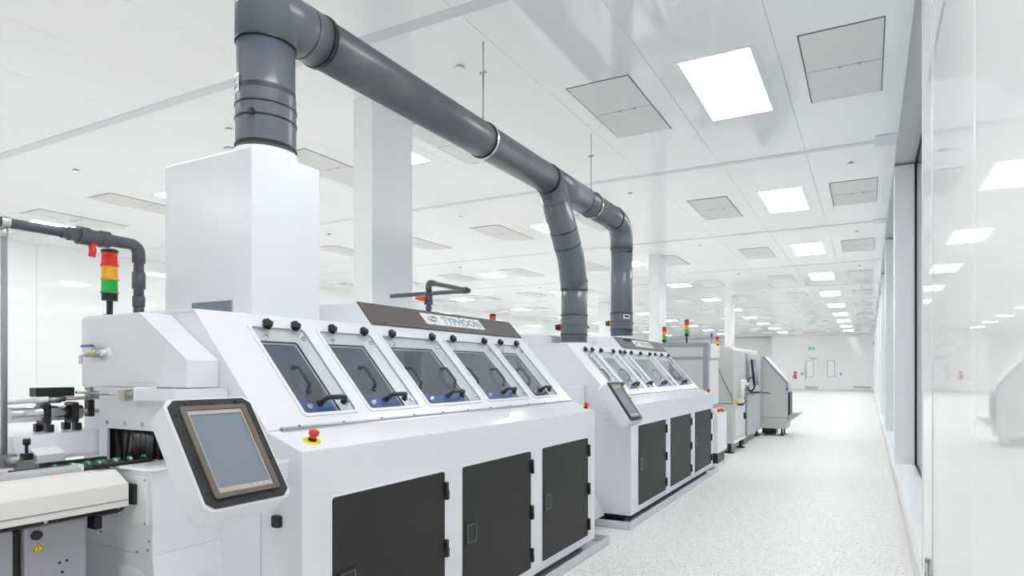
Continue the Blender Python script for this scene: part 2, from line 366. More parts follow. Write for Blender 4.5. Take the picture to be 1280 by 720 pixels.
for y in rows:
    if not (YB + 0.8 < y < YF - 0.5): continue
    for x, lab in LX:
        long_ = x > -2
        if long_ not in lamps: c = make_lamp(x, y, 0.665 if long_ else 0.325); lamps[long_] = (c, x, y)
        else: o_, a_, b_ = lamps[long_]; c = copy_tree(o_, (x - a_, y - b_, 0))
        c['label'] = ('long' if long_ else 'square') + ' white light panel glowing in the ceiling ' + lab; c['group'] = 'light panels ' + lab
    if y < -2: continue
    for x, lab in VX:
        if v0 is None: v0 = make_vent(x, y); vp = (x, y); c = v0
        else: c = copy_tree(v0, (x - vp[0], y - vp[1], 0))
        c['label'] = 'beige two-panel filter vent in the ceiling ' + lab; c['group'] = 'filter vents ' + lab
s0 = None
for k in range(0, 9):
    for x, lab in ((-0.21, 'beside the corridor wall'), (-3.22, 'above the machines'), (-6.33, 'behind the square columns'), (-9.45, 'far behind the machines')):
        y = 4.36 + 4.22 * k
        if s0 is None:
            s0 = empty('sprinkler', (x, y, CZ), 'small round sprinkler cap under the ceiling', 'sprinkler', 'sprinkler caps in rows')
            obj('stem', B(cyl, (x, y, CZ - 0.012), (x, y, CZ - 0.0005), 0.028), 'vent_dark', s0)
            obj('cap', B(lathe, (x, y, CZ - 0.012), (0, 0, -1), [(0, 0.041), (0.004, 0.041), (0.007, 0.036)], 18), 'white_paint', s0); sp = (x, y); c = s0
        else: c = copy_tree(s0, (x - sp[0], y - sp[1], 0))
        c['label'] = 'small round sprinkler cap under the ceiling ' + lab; c['group'] = 'sprinkler caps ' + lab

# ------------------------------------------------------------------ the two coating machines
A0, A1 = (-2.16, 1.18), (-2.63, 1.692)        # slanted front: foot and apex in (x, z)
SL = math.hypot(A1[0] - A0[0], A1[1] - A0[1])
SV = Vector(((A1[0] - A0[0]) / SL, 0, (A1[1] - A0[1]) / SL)); SN = Vector((SV.z, 0, -SV.x)); SU = Vector((0, 1, 0))
SO = Vector((A0[0], 0, A0[1]))
XF, XBK, ZB, ZT, ZR = -1.96, -3.50, 0.09, 1.11, 1.692
FU, FV, FN = Vector((0, 1, 0)), Vector((0, 0, 1)), Vector((1, 0, 0)); FO = Vector((XF, 0, 0))   # frame of the front face

def make_window(root, y0, y1, nk, inner_handles, outer_y):
    s0_, s1_ = 0.068, 0.608
    w_ = obj('window', B(ringpoly, SO, SU, SV, SN, rrect(y0 - 0.012, y1 + 0.012, s0_ - 0.012, s1_ + 0.012, 0.02), rrect(y0 + 0.004, y1 - 0.004, s0_ + 0.004, s1_ - 0.004, 0.014), -0.004, 0.006), 'machine_white', root)
    dp = -0.048; k_ = min(1.0, (y1 - y0) / 0.36)
    a0, a1, b0, b1 = y0 + 0.012, y1 - 0.050 * k_, s0_ + 0.012, s1_ - 0.052      # inner opening at the foot of the splayed reveal
    rv = bmesh.new(); q_ = rrect(y0 + 0.001, y1 - 0.001, s0_ + 0.001, s1_ - 0.001, 0.012); p_ = rrect(a0, a1, b0, b1, 0.012)
    def _at(t, d): return SO + SU * t[0] + SV * t[1] + SN * d
    for i in range(len(q_)):
        j = (i + 1) % len(q_)
        c4 = [_at(q_[i], -0.005), _at(q_[j], -0.005), _at(p_[j], dp + 0.008), _at(p_[i], dp + 0.008)]
        fr_ = [rv.verts.new(v) for v in c4]; bk_ = [rv.verts.new(v - SN * 0.006) for v in c4]
        rv.faces.new(fr_); rv.faces.new(bk_[::-1])
        for e in range(4): rv.faces.new((fr_[e], bk_[e], bk_[(e + 1) % 4], fr_[(e + 1) % 4]))
    obj('reveal', rv, 'plate_white', w_)
    obj('inner_frame', B(ringpoly, SO, SU, SV, SN, rrect(a0 - 0.004, a1 + 0.004, b0 - 0.004, b1 + 0.004, 0.012), rrect(a0 + 0.014, a1 - 0.014, b0 + 0.014, b1 - 0.014, 0.014), dp - 0.004, dp + 0.004), 'light_grey', w_)
    obj('gasket', B(ringpoly, SO, SU, SV, SN, rrect(a0 + 0.001, a1 - 0.001, b0 + 0.001, b1 - 0.001, 0.012), rrect(a0 + 0.008, a1 - 0.007, b0 + 0.007, b1 - 0.007, 0.012), dp + 0.004, dp + 0.010), 'rubber', w_)
    obj('inner_pane', B(obox, SO, SU, SV, SN, a0 + 0.012, a1 - 0.012, b0 + 0.012, b1 - 0.012, dp - 0.002, dp + 0.001), 'pane_inner', w_)
    obj('outer_pane', B(poly, SO, SU, SV, SN, rrect(y0 + 0.004, y1 - 0.004, s0_ + 0.004, s1_ - 0.004, 0.014), 0.001, 0.006), 'pane_outer', w_)
    ks = [y0 + 0.085, y1 - 0.055] if nk == 2 else [y0 + 0.075, (y0 + y1) / 2, y1 - 0.055]
    if y1 - y0 < 0.28: ks = [y0 + 0.055, y1 - 0.045]
    for ky in ks:
        kb = bmesh.new()
        c = SO + SU * ky + SV * (s1_ + 0.003) + SN * 0.006
        lathe(kb, c, SN, [(0, 0.017), (0.010, 0.017), (0.011, 0.013), (0.014, 0.013), (0.015, 0.023), (0.027, 0.023), (0.031, 0.018)], 16)
        for a in range(5):   # lobes of the knob
            t = 2 * PI * a / 5; cc = c + SU * (0.017 * math.cos(t)) + SV * (0.017 * math.sin(t))
            cyl(kb, cc + SN * 0.015, cc + SN * 0.029, 0.009, seg=8)
        obox(kb, SO, SU, SV, SN, ky - 0.013, ky + 0.013, s1_ - 0.022, s1_ + 0.008, 0.006, 0.014, 0.003, 1)
        obj('clamp_knob', kb, 'black', w_)
    for ky, kr in ((y0 + 0.045, s0_ + 0.040), (y1 - 0.045, s0_ + 0.040), (y0 + 0.045, s1_ - 0.075), (y1 - 0.045, s1_ - 0.075)):
        c = SO + SU * ky + SV * kr + SN * 0.006
        obj('screw', B(lathe, c, SN, [(0, 0.013), (0.004, 0.013), (0.007, 0.010), (0.012, 0.008)], 12), 'steel', w_)
    def grip(name, pts, r, par):
        g = bmesh.new(); sweep(g, pts, r, 10, 0.02, 4)
        for p in (pts[0], pts[-1]): cyl(g, Vector(p) - SN * 0.001, Vector(p) + SN * 0.012, r * 1.5, seg=10)
        obj(name, g, 'black', par)
    q = SO + SV * (s0_ + 0.052) + SN * 0.006
    hw = min(0.070, (y1 - y0) * 0.27)
    grip('handle', [q + SU * (outer_y - hw), q + SU * (outer_y - hw * 0.72) + SN * 0.042, q + SU * (outer_y + hw * 0.72) + SN * 0.042, q + SU * (outer_y + hw)], 0.0115, w_)
    for iy in inner_handles:
        q = SO + SU * min(iy, a1 - 0.04) + SN * (dp + 0.002)
        grip('inner_handle', [q + SV * 0.235, q + SV * 0.255 + SN * 0.034, q + SV * 0.365 + SN * 0.034, q + SV * 0.385], 0.0085, w_)

def e_stop(root, x, y, scale=1.0):
    z = ZT + (XF - x) * (A0[1] - ZT) / (XF - A0[0])
    n = Vector(((A0[1] - ZT), 0, (XF - A0[0]))).normalized()
    c = Vector((x, y, z - 0.001)); s = scale
    e = obj('emergency_stop', B(lathe, c, n, [(0, 0.043 * s), (0.004, 0.043 * s)], 28), 'yellow', root, label='red mushroom stop button on a yellow disc')
    obj('collar', B(lathe, c, n, [(0.003, 0.021 * s), (0.018 * s, 0.019 * s)], 18), 'black', e)
    obj('button', B(lathe, c, n, [(0.017 * s, 0.015 * s), (0.034 * s, 0.017 * s), (0.036 * s, 0.024 * s), (0.050 * s, 0.025 * s), (0.057 * s, 0.021 * s), (0.060 * s, 0.008 * s)], 20), 'red', e)

def control_panel(root, yc, yend):
    U = Vector((0.03, 0.9995, 0)).normalized(); D = Vector((0.575, -0.02, -0.818)).normalized(); D = (D - U * D.dot(U)).normalized(); UP = -D
    N = U.cross(UP).normalized()
    if N.x < 0: N = -N
    O = Vector((-1.886, yc, 1.163)); hw, hh = 0.139, 0.196
    def cut(a, b, c): return [(-a + c, -b), (a - c, -b), (a, -b + c), (a, b - c), (a - c, b), (-a + c, b), (-a, b - c), (-a, -b + c)]
    h = obj('control_panel', BB((poly, (O, U, UP, N, cut(hw + 0.008, hh + 0.008, 0.020), -0.095, -0.001)), (poly, (O, U, UP, N, cut(hw - 0.03, hh - 0.06, 0.02), -0.135, -0.09))), 'machine_white', root, label='tilted operator touch screen in a white housing')
    obj('bezel', B(ringpoly, O, U, UP, N, cut(hw, hh, 0.022), cut(hw - 0.030, hh - 0.030, 0.010), -0.001, 0.004), 'door_black', h)
    obj('inner_bezel', B(ringpoly, O, U, UP, N, rrect(-hw + 0.028, hw - 0.028, -hh + 0.028, hh - 0.028, 0.010), rrect(-hw + 0.046, hw - 0.046, -hh + 0.044, hh - 0.044, 0.004), -0.001, 0.012), 'bezel_brown', h)
    obj('screen_border', B(ringpoly, O, U, UP, N, rrect(-hw + 0.046, hw - 0.046, -hh + 0.044, hh - 0.044, 0.003, 1), rrect(-hw + 0.052, hw - 0.052, -hh + 0.062, hh - 0.060, 0.002, 1), -0.001, 0.008), 'screen_frame', h)
    obj('screen', B(obox, O, U, UP, N, -hw + 0.052, hw - 0.052, -hh + 0.062, hh - 0.060, 0.0, 0.005), 'screen', h)
    for a, b in [(t, s * (hh - 0.015)) for s in (-1, 1) for t in (-0.085, 0.0, 0.085)] + [(s * (hw - 0.015), t) for s in (-1, 1) for t in (-0.14, -0.05, 0.05, 0.14)]:
        c = O + U * a + UP * b + N * 0.004
        obj('screw', B(lathe, c, N, [(0, 0.005), (0.003, 0.004)], 8), 'black', h)
    for k in range(3):
        c = O + U * (0.03 + 0.02 * k) - UP * (hh - 0.055) + N * 0.008
        obj('indicator', B(lathe, c, N, [(0, 0.0025), (0.001, 0.0025)], 8), 'plate_white', h)
    # arm to the end of the machine
    obj('arm', B(box, -2.13, -2.03, yc + 0.05, yend, 0.995, 1.075, 0.008), 'machine_white', h)

def coater(name, label, y0, y1, wins, panel, doors, hood=None):
    root = empty(name, (-2.7, (y0 + y1) / 2, 0.05), label, 'machine')
    # lower cabinet with sloping worktop
    obj('cabinet_body', B(prism, [(XF, ZB), (XF, ZT), (A0[0] - 0.004, A0[1] - 0.002), (-2.24, 1.09), (XBK, 1.09), (XBK, ZB)], y0, y1, 0.004), 'machine_white', root)
    for y in (y0, y1 - 0.02):
        obj('end_panel', B(prism, [(A0[0] - 0.012, A0[1] - 0.006), (A1[0] - 0.004, ZR - 0.016), (XBK + 0.002, ZR - 0.016), (XBK + 0.002, 1.092), (-2.242, 1.092)], y + 0.001, y + 0.019), 'machine_white', root)
    obj('roof_panel', B(box, XBK, A1[0] - 0.001, y0, y1, ZR - 0.015, ZR, 0.002, 1), 'machine_white', root)
    obj('back_panel', B(box, XBK, XBK + 0.015, y0 + 0.02, y1 - 0.02, 1.092, ZR - 0.016), 'machine_inner', root)
    # slanted front with openings
    bm = bmesh.new(); T0, T1 = -0.012, 0.0; top = SL
    obox(bm, SO, SU, SV, SN, y0, y1, 0.0, 0.068, T0, T1); obox(bm, SO, SU, SV, SN, y0, y1, 0.608, top, T0, T1)
    ys = [y0] + [v for a in wins for v in (a[0], a[1])] + [y1]
    for a, b in zip(ys[0::2], ys[1::2]): obox(bm, SO, SU, SV, SN, a, b, 0.068, 0.608, T0, T1)
    obj('slanted_front', bm, 'machine_white', root)
    # inside of the chamber
    obj('chamber_lining', BB((box, (-3.30, -3.28, y0 + 0.025, y1 - 0.025, 1.10, 1.66)), (box, (-3.28, -2.46, y0 + 0.025, y0 + 0.04, 1.10, 1.42)), (box, (-3.28, -2.46, y1 - 0.04, y1 - 0.025, 1.10, 1.42)), (box, (-3.28, -2.62, y0 + 0.05, y1 - 0.05, 1.095, 1.11))), 'machine_inner', root)
    obj('chamber_trough', B(box, -2.62, -2.48, y0 + 0.06, y1 - 0.06, 1.11, 1.262), 'blue', root)
    obj('chamber_floor', B(box, -2.478, -2.28, y0 + 0.06, y1 - 0.06, 1.092, 1.12), 'machine_inner', root)
    for a, b in ((y0 + 0.9, y0 + 0.92), (y0 + 1.75, y0 + 1.77)):
        obj('chamber_bracket', B(box, -3.0, -2.86, a, b, 1.11, 1.64), 'light_grey', root)
    for a in wins: make_window(root, *a)
    # hinge strip under the slanted front
    hs = obj('hinge_strip', BB((obox, (SO, SU, SV, SN, y0 + 0.06, y1 - 0.03, -0.020, 0.006, 0.0, 0.008)), (cyl, (SO + SU * (y0 + 0.06) + SN * 0.008 - SV * 0.004, SO + SU * (y1 - 0.03) + SN * 0.008 - SV * 0.004, 0.006, 0.006, 8))), 'alu', root)
    k = y0 + 0.15
    while k < y1 - 0.1:
        obj('bolt', B(lathe, SO + SU * k + SV * 0.003 + SN * 0.008, SN, [(0, 0.006), (0.005, 0.005)], 8), 'black', hs); k += 0.24
    # raised housing with the name panel
    pa, pb = panel
    obj('raised_housing', B(prism, [(A1[0], ZR - 0.004), (-2.756, 1.83), (-3.40, 1.83), (-3.40, ZR - 0.004)], pa, pb, 0.003), 'machine_white', root)
    np_ = obj('name_panel', B(obox, SO, SU, SV, SN, pa + 0.004, pb - 0.004, SL + 0.006, 0.884, 0.003, 0.009), 'bronze', root)
    for k in range(6):
        for s in (SL + 0.016, 0.874):
            obj('bolt', B(lathe, SO + SU * (pa + 0.12 + k * (pb - pa - 0.24) / 5) + SV * s + SN * 0.009, SN, [(0, 0.006), (0.004, 0.005)], 8), 'black', np_)
    qa, qb = pa + 0.31 * (pb - pa), pa + 0.71 * (pb - pa)
    sk = 0.0
    obj('name_plate', B(poly, SO, SU, SV, SN, rrect(qa, qb, 0.746, 0.852, 0.008), 0.009, 0.013), 'plate_white', np_)
    for k in range(4):
        for s in (0.752, 0.846):
            obj('bolt', B(lathe, SO + SU * (qa + 0.08 + k * (qb - qa - 0.16) / 3) + SV * s + SN * 0.013, SN, [(0, 0.005), (0.003, 0.004)], 8), 'mid_grey', np_)
    # lettering and swirl mark
    fc = bpy.data.curves.new('lettering', 'FONT'); fc.body = 'TYPHOON'; fc.size = 0.092; fc.extrude = 0.0012; fc.offset = 0.0022; fc.space_character = 1.02; fc.align_x = 'LEFT'
    fo = bpy.data.objects.new('lettering_curve', fc); COL.objects.link(fo); bpy.context.view_layer.update()
    me = bpy.data.meshes.new_from_object(fo.evaluated_get(bpy.context.evaluated_depsgraph_get())); bpy.data.objects.remove(fo)
    tb = bmesh.new(); tb.from_mesh(me); bpy.data.meshes.remove(me)
    wx = max(v.co.x for v in tb.verts); sc = (qb - qa) * 0.67 / wx
    for v in tb.verts:
        x, yv, z = v.co; v.co = SO + SU * (qa + (qb - qa) * 0.29 + x * sc) + SV * (0.768 + yv) + SN * (0.0136 + z)
    obj('lettering', tb, 'letter_grey', np_)
    sw = bmesh.new(); cc = SO + SU * (qa + (qb - qa) * 0.15) + SV * 0.80 + SN * 0.0145
    for ra, rb_, t0, t1 in ((0.062, 0.020, 0.2, 5.2), (0.044, 0.013, 2.6, 8.0), (0.026, 0.008, 0, 5.0)):
        pts = [cc + SU * (ra * math.cos(t0 + (t1 - t0) * i / 24) * (0.8 + 0.2 * i / 24)) + SV * (rb_ * math.sin(t0 + (t1 - t0) * i / 24) * 1.3 + 0.004 * math.cos(t0 + (t1 - t0) * i / 24)) for i in range(25)]
        sweep(sw, pts, 0.0026, 6)
    obj('swirl_mark', sw, 'letter_grey', np_)
    # black doors with hinges and latch
    for a, b in doors:
        d = obj('door', B(poly, FO, FU, FV, FN, rrect(a, b, 0.152, 0.905, 0.012), 0.001, 0.010), 'door_black', root)
        obj('door_rim', B(ringpoly, FO, FU, FV, FN, rrect(a - 0.007, b + 0.007, 0.145, 0.912, 0.014), rrect(a - 0.001, b + 0.001, 0.151, 0.906, 0.012), 0.0, 0.006), 'plate_white', d)
        for z in (0.805, 0.51, 0.235):
            obj('hinge', BB((obox, (FO, FU, FV, FN, b - 0.006, b + 0.016, z - 0.002, z + 0.048, 0.008, 0.026, 0.003, 1)), (obox, (FO, FU, FV, FN, b + 0.008, b + 0.030, z - 0.046, z + 0.002, 0.001, 0.020, 0.003, 1)), (cyl, (FO + FU * (b + 0.008) + FV * (z - 0.04) + FN * 0.020, FO + FU * (b + 0.008) + FV * (z + 0.04) + FN * 0.020, 0.008, 0.008, 8))), 'black', d)
        la = a + 0.075
        obj('latch', BB((ringpoly, (FO, FU, FV, FN, rrect(la - 0.052, la + 0.052, 0.476, 0.596, 0.006), rrect(la - 0.042, la + 0.042, 0.486, 0.586, 0.004), 0.009, 0.015)), (obox, (FO, FU, FV, FN, la - 0.034, la + 0.036, 0.495, 0.577, 0.009, 0.013, 0.003, 1))), 'black', d)
        obj('latch_edge', B(ringpoly, FO, FU, FV, FN, rrect(la - 0.040, la + 0.042, 0.488, 0.584, 0.006), rrect(la - 0.036, la + 0.038, 0.492, 0.580, 0.006), 0.012, 0.0155), 'latch_grey', d)
    e_stop(root, -2.035, y0 + 0.11, 0.82); e_stop(root, -2.01, y1 - 0.07, 0.82)
    control_panel(root, y0 - 0.348, y0 + 0.003)
    # feet and black base
    for x, y in ((XF - 0.09, y0 + 0.12), (XF - 0.09, y1 - 0.12), (XBK + 0.1, y0 + 0.12), (XBK + 0.1, y1 - 0.12), (XF - 0.09, (y0 + y1) / 2)):
        obj('foot', B(lathe, (x, y, 0.0125), (0, 0, 1), [(0, 0.035), (0.015, 0.035), (0.02, 0.014), (ZB - 0.011, 0.014)], 12), 'steel_dull', root)
    obj('base_frame', B(box, XBK + 0.04, XF - 0.05, y0 + 0.05, y1 - 0.05, ZB - 0.035, ZB - 0.001), 'black', root)
    return root

def tray(y0, y1, label):
    x1, x0, z1, t = -1.912, -3.62, 0.070, 0.012
    bm = bmesh.new(); box(bm, x0, x1, y0, y1, 0.001, 0.012)
    box(bm, x1 - t, x1, y0, y1, 0.012, z1, 0.003, 1); box(bm, x0, x0 + t, y0, y1, 0.012, z1)
    box(bm, x0 + t, x1 - t, y0, y0 + t, 0.012, z1, 0.003, 1); box(bm, x0 + t, x1 - t, y1 - t, y1, 0.012, z1, 0.003, 1)
    obj('drip_tray', bm, 'light_grey', label=label, cat='tray')
tray(1.37, 4.63, 'shallow grey metal drip tray under the machine with the tall hood')
tray(5.10, 8.66, 'shallow grey metal drip tray under the machine fed by two ducts')

m1 = coater('coating_machine', 'white coating machine with slanted windows, black doors and a tall square hood', 1.648, 4.428,
            [(1.868, 2.165, 2, [2.01], 2.045), (2.255, 2.620, 2, [2.43], 2.46), (2.705, 3.215, 2, [2.80, 3.14], 2.975), (3.297, 3.812, 2, [3.37, 3.70], 3.58), (3.893, 4.270, 2, [4.06], 4.10)],
            (2.70, 4.42), [(1.789, 2.511), (2.667, 3.394), (3.553, 4.277)])
m2 = coater('coating_machine', 'white coating machine with slanted windows under two round grey ducts', 5.25, 8.50,
            [(5.49, 5.76, 2, [5.66], 5.66), (5.86, 6.345, 2, [6.24], 6.12), (6.45, 6.69, 2, [6.58], 6.57), (6.785, 7.60, 3, [7.35], 7.12), (7.70, 8.41, 3, [8.2], 8.04)],
            (6.76, 8.53), [(5.43, 6.285), (6.466, 7.305), (7.505, 8.36)])

# machine 1: tall hood on the roof
hd = obj('exhaust_hood', B(box, -3.335, -2.65, 1.94, 2.342, ZR + 0.0005, 2.50, 0.006), 'machine_white', m1)
obj('sight_window', B(box, -3.10, -2.79, 1.932, 1.9405, ZR + 0.012, ZR + 0.075, 0.003, 1), 'screen', hd)
obj('duct_collar', B(lathe, (-2.81, 2.14, 2.4995), (0, 0, 1), [(0, 0.150), (0.045, 0.150), (0.048, 0.142)], 36), 'plate_white', hd)
# machine 2: duct collars on the roof
for y, zc_ in ((5.81, ZR), (7.185, 1.8295)):
    obj('duct_collar', B(lathe, (-2.81, y, zc_), (0, 0, 1), [(0, 0.152), (0.028, 0.152), (0.030, 0.143)], 32), 'plate_white', m2)
obj('filler_block', B(box, -3.4, -3.0, 5.35, 6.755, ZR + 0.0005, 1.80, 0.004), 'machine_white', m2)

# machine 1: inlet side
YV = 1.515
inlet = obj('inlet_housing', B(prism, [(-3.235, 1.352), (-3.235, 1.660), (-2.785, 1.672), (-2.457, 1.466), (-2.457, 1.352)], YV, 1.6475, 0.003), 'machine_white', m1)
obj('access_panel', B(box, -2.86, -2.60, YV - 0.004, YV + 0.001, 1.37, 1.53, 0.001, 1), 'machine_white', inlet)
tp = bmesh.new(); lathe(tp, (-3.02, YV, 1.50), (0, -1, 0), [(0, 0.024), (0.008, 0.024), (0.008, 0.014), (0.03, 0.014)], 12)
obj('tap_flange', tp, 'plate_white', inlet)
tp = bmesh.new(); cyl(tp, (-3.02, YV - 0.02, 1.50), (-3.13, YV - 0.03, 1.495), 0.013, seg=12); lathe(tp, (-3.05, YV - 0.022, 1.4985), (-1, -0.09, -0.045), [(0, 0.020), (0.02, 0.020)], 6); lathe(tp, (-3.085, YV - 0.025, 1.497), (0, 0, 1), [(0, 0.010), (0.030, 0.008)], 10)
obj('ball_valve', tp, 'brass', inlet)
obj('valve_lever', B(sweep, [(-3.085, YV - 0.025, 1.527), (-3.10, YV - 0.025, 1.534), (-3.17, YV - 0.03, 1.532)], 0.006, 8, 0.01), 'blue_grip', inlet)
obj('spout', B(sweep, [(-3.13, YV - 0.03, 1.495), (-3.172, YV - 0.033, 1.494), (-3.174, YV - 0.033, 1.452)], 0.008, 10, 0.015), 'plate_white', inlet)
# vestibule with strip curtain
vs = bmesh.new()
for q in ((-3.10, -3.035, 1.0, 1.30), (-3.035, -2.457, 1.168, 1.30), (-2.50, -2.457, 1.0, 1.168)): box(vs, q[0], q[1], YV + 0.004, YV + 0.014, q[2], q[3])
box(vs, -3.10, -3.088, YV + 0.014, 1.6475, 1.0, 1.30); box(vs, -2.47, -2.457, YV + 0.014, 1.6475, 1.0, 1.30); box(vs, -3.10, -2.457, YV + 0.004, 1.6475, 1.30, 1.350)
vb = obj('inlet_vestibule', vs, 'machine_white', m1)
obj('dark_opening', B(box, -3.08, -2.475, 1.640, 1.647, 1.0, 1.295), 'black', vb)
for k in range(12):
    x = -3.03 + k * 0.046
    st = bmesh.new(); n = 6
    pr = [(x - 0.025 + 0.05 * i / n, YV + 0.024 + 0.006 * (k % 2) + 0.006 * math.sin(PI * i / n + k)) for i in range(n + 1)]
    vts = [[st.verts.new((px, py + dz * 0.01 * math.sin(k * 1.7), z)) for px, py in pr] for dz, z in ((0, 1.172), (0.5, 1.10), (1.0, 1.022))]
    for r_ in range(2):
        for i in range(n):
            f = st.faces.new((vts[r_][i], vts[r_][i + 1], vts[r_ + 1][i + 1], vts[r_ + 1][i])); f.smooth = True
    ext = bmesh.ops.extrude_face_region(st, geom=list(st.faces)); bmesh.ops.translate(st, verts=[e for e in ext['geom'] if isinstance(e, bmesh.types.BMVert)], vec=(0, 0.003, 0))
    obj('curtain_strip', st, 'curtain', vb)
for x in (-3.03, -2.90, -2.77): obj('bolt', B(lathe, (x, YV + 0.004, 1.195), (0, -1, 0), [(0, 0.009), (0.005, 0.008)], 10), 'steel', vb)
# slide cover and cylinder rod above the curtain
sc_ = obj('slide_cover', BB((box, (-2.655, -2.420, 1.43, 1.51, 1.304, 1.349)), (box, (-2.42, -2.40, 1.43, 1.6475, 1.304, 1.349))), 'machine_white', m1)
obj('end_cap', B(box, -2.668, -2.655, 1.428, 1.512, 1.298, 1.355, 0.002, 1), 'plate_white', sc_)
# lower inlet box with inspection plate
lb = obj('lower_inlet_box', BB((box, (-3.12, -2.452, 1.38, 1.6475, 0.716, 0.998)), (box, (-2.72, -2.452, 1.38, 1.6475, 0.998, 1.035)), (prism, ([(-3.12, 0.10), (-3.12, 0.715), (-2.452, 0.715), (-2.436, 0.60), (-2.436, 0.10)], 1.38, 1.6475))), 'machine_white', m1)
obj('top_lip', B(box, -2.72, -2.440, 1.365, 1.6475, 1.0355, 1.046, 0.003, 1), 'plate_white', lb)
ip = obj('inspection_plate', B(poly, (0, 1.38, 0), (1, 0, 0), (0, 0, 1), (0, -1, 0), rrect(-2.640, -2.478, 0.825, 1.014, 0.008), 0.0005, 0.006), 'plate_white', lb)
for x in (-2.63, -2.488):
    for z in (0.837, 1.002): obj('screw', B(lathe, (x, 1.374, z), (0, -1, 0), [(0, 0.005), (0.003, 0.004)], 8), 'mid_grey', ip)
obj('cover_plate', B(box, -2.62, -2.537, 1.360, 1.3735, 0.905, 0.985, 0.004, 1), 'rubber', lb)
obj('recess', B(ringpoly, (0, 1.38, 0), (1, 0, 0), (0, 0, 1), (0, -1, 0), rrect(-2.76, -2.66, 0.855, 0.905, 0.006), rrect(-2.75, -2.67, 0.865, 0.897, 0.004), -0.01, 0.008), 'plate_white', lb)
obj('recess_back', B(box, -2.75, -2.67, 1.376, 1.3795, 0.865, 0.897), 'black', lb)
obj('arched_cover', B(poly, (0, 1.38, 0), (1, 0, 0), (0, 0, 1), (0, -1, 0), [(-2.60 + 0.18 * math.cos(t), 0.50 + 0.16 * math.sin(t)) for t in [PI * i / 12 for i in range(13)]] + [(-3.05, 0.50), (-3.05, 0.15), (-2.42, 0.15)], 0.0005, 0.004), 'plate_white', lb)
for x, z in ((-2.80, 0.77), (-2.55, 0.72), (-2.48, 0.735), (-2.47, 0.77), (-2.56, 0.60)): obj('bolt', B(lathe, (x, 1.38, z), (0, -1, 0), [(0, 0.006), (0.005, 0.005)], 8), 'mid_grey', lb)
obj('end_latch', B(poly, (0, 1.648, 0), (1, 0, 0), (0, 0, 1), (0, -1, 0), rrect(-2.118, -2.072, 0.805, 0.852, 0.008), 0.0, 0.014), 'black', m1)
obj('end_seam', B(box, -2.197, -2.193, 1.6455, 1.6485, 0.12, 0.98), 'light_grey', m1)
# beacon on the raised housing, black hose behind the hood
bc = obj('beacon', B(lathe, (-2.86, 4.33, 1.829), (0, 0, 1), [(0, 0.026), (0.055, 0.026)], 18), 'red_lens', m1, label='small red signal beacon with a black cap')
obj('cap', B(lathe, (-2.86, 4.33, 1.884), (0, 0, 1), [(0, 0.027), (0.018, 0.026), (0.021, 0.018)], 18), 'black', bc)
obj('hose', B(sweep, [(-3.15, 2.45, ZR + 0.015), (-3.15, 2.50, 1.80), (-3.15, 2.66, 1.74), (-3.15, 2.68, ZR + 0.015)], 0.014, 10, 0.06), 'black', m1)
# machine 2: outlet bridge between the machines
br = empty('transfer_bridge', (-2.8, 4.84, 0.02), 'white enclosed bridge joining the two coating machines', 'bridge')
obj('bridge_cover', B(box, -3.25, -2.42, 4.432, 5.246, 1.06, 1.285, 0.006), 'machine_white', br)
obj('bridge_lid', B(prism, [(-3.15, 1.2855), (-2.95, 1.36), (-2.70, 1.36), (-2.52, 1.2855)], 4.60, 4.72), 'machine_white', br)
obj('bridge_base', B(box, -3.2, -2.46, 4.436, 5.242, 0.075, 1.059), 'machine_white', br)
obj('plinth_wedge', B(prism, [(-2.459, 0.075), (-2.459, 0.55), (-2.22, 0.075)], 5.03, 5.24), 'machine_white', br)

# ------------------------------------------------------------------ exhaust ducts
DX, DZ, DR = -2.81, 3.29, 0.138
du = empty('exhaust_duct', (DX, 2.14, 2.55), 'dark grey plastic exhaust duct running overhead with three downpipes', 'duct')
def band(axis_a, d, t0, t1, r, m, par, name='coupling', seg=40):
    return obj(name, B(lathe, axis_a, d, [(t0, DR * 0.9), (t0, r), (t1, r), (t1, DR * 0.9)], seg), m, par)
U3 = (0, 0, 1); Y3 = (0, 1, 0)
riser = obj('riser', B(cyl, (DX, 2.14, 2.5485), (DX, 2.14, 3.12), DR, seg=40), 'pvc', du)
tee = obj('tee', BB((cyl, ((DX, 2.14, 3.10), (DX, 2.14, 3.62), 0.145, 0.145, 40)), (cyl, ((DX, 2.14, DZ), (DX, 2.47, DZ), 0.143, 0.143, 40)), (lathe, ((DX, 2.14, 3.62), U3, [(0, 0.150), (0.05, 0.150), (0.06, 0.13)], 40))), 'pvc', du)
band((DX, 2.14, 0), U3, 2.58, 2.84, 0.1425, 'pvc', riser)
for z, t in ((2.565, 0.008), (2.70, 0.007), (2.77, 0.005), (3.098, 0.008)): band((DX, 2.14, 0), U3, z, z + t, 0.1470, 'black', riser, 'seam_ring')
band((DX, 2.14, 0), U3, 2.842, 2.868, 0.1395, 'pvc_dark', riser, 'glue_band')
obj('clamp_screw', B(box, DX + 0.06, DX + 0.085, 2.14 - 0.15, 2.14 - 0.128, 2.69, 2.72, 0.004, 1), 'black', riser)
obj('hook', B(sweep, [(DX - 0.12, 2.08, 2.57), (DX - 0.15, 2.04, 2.575), (DX - 0.165, 2.02, 2.565)], 0.004, 6), 'steel_dull', riser)
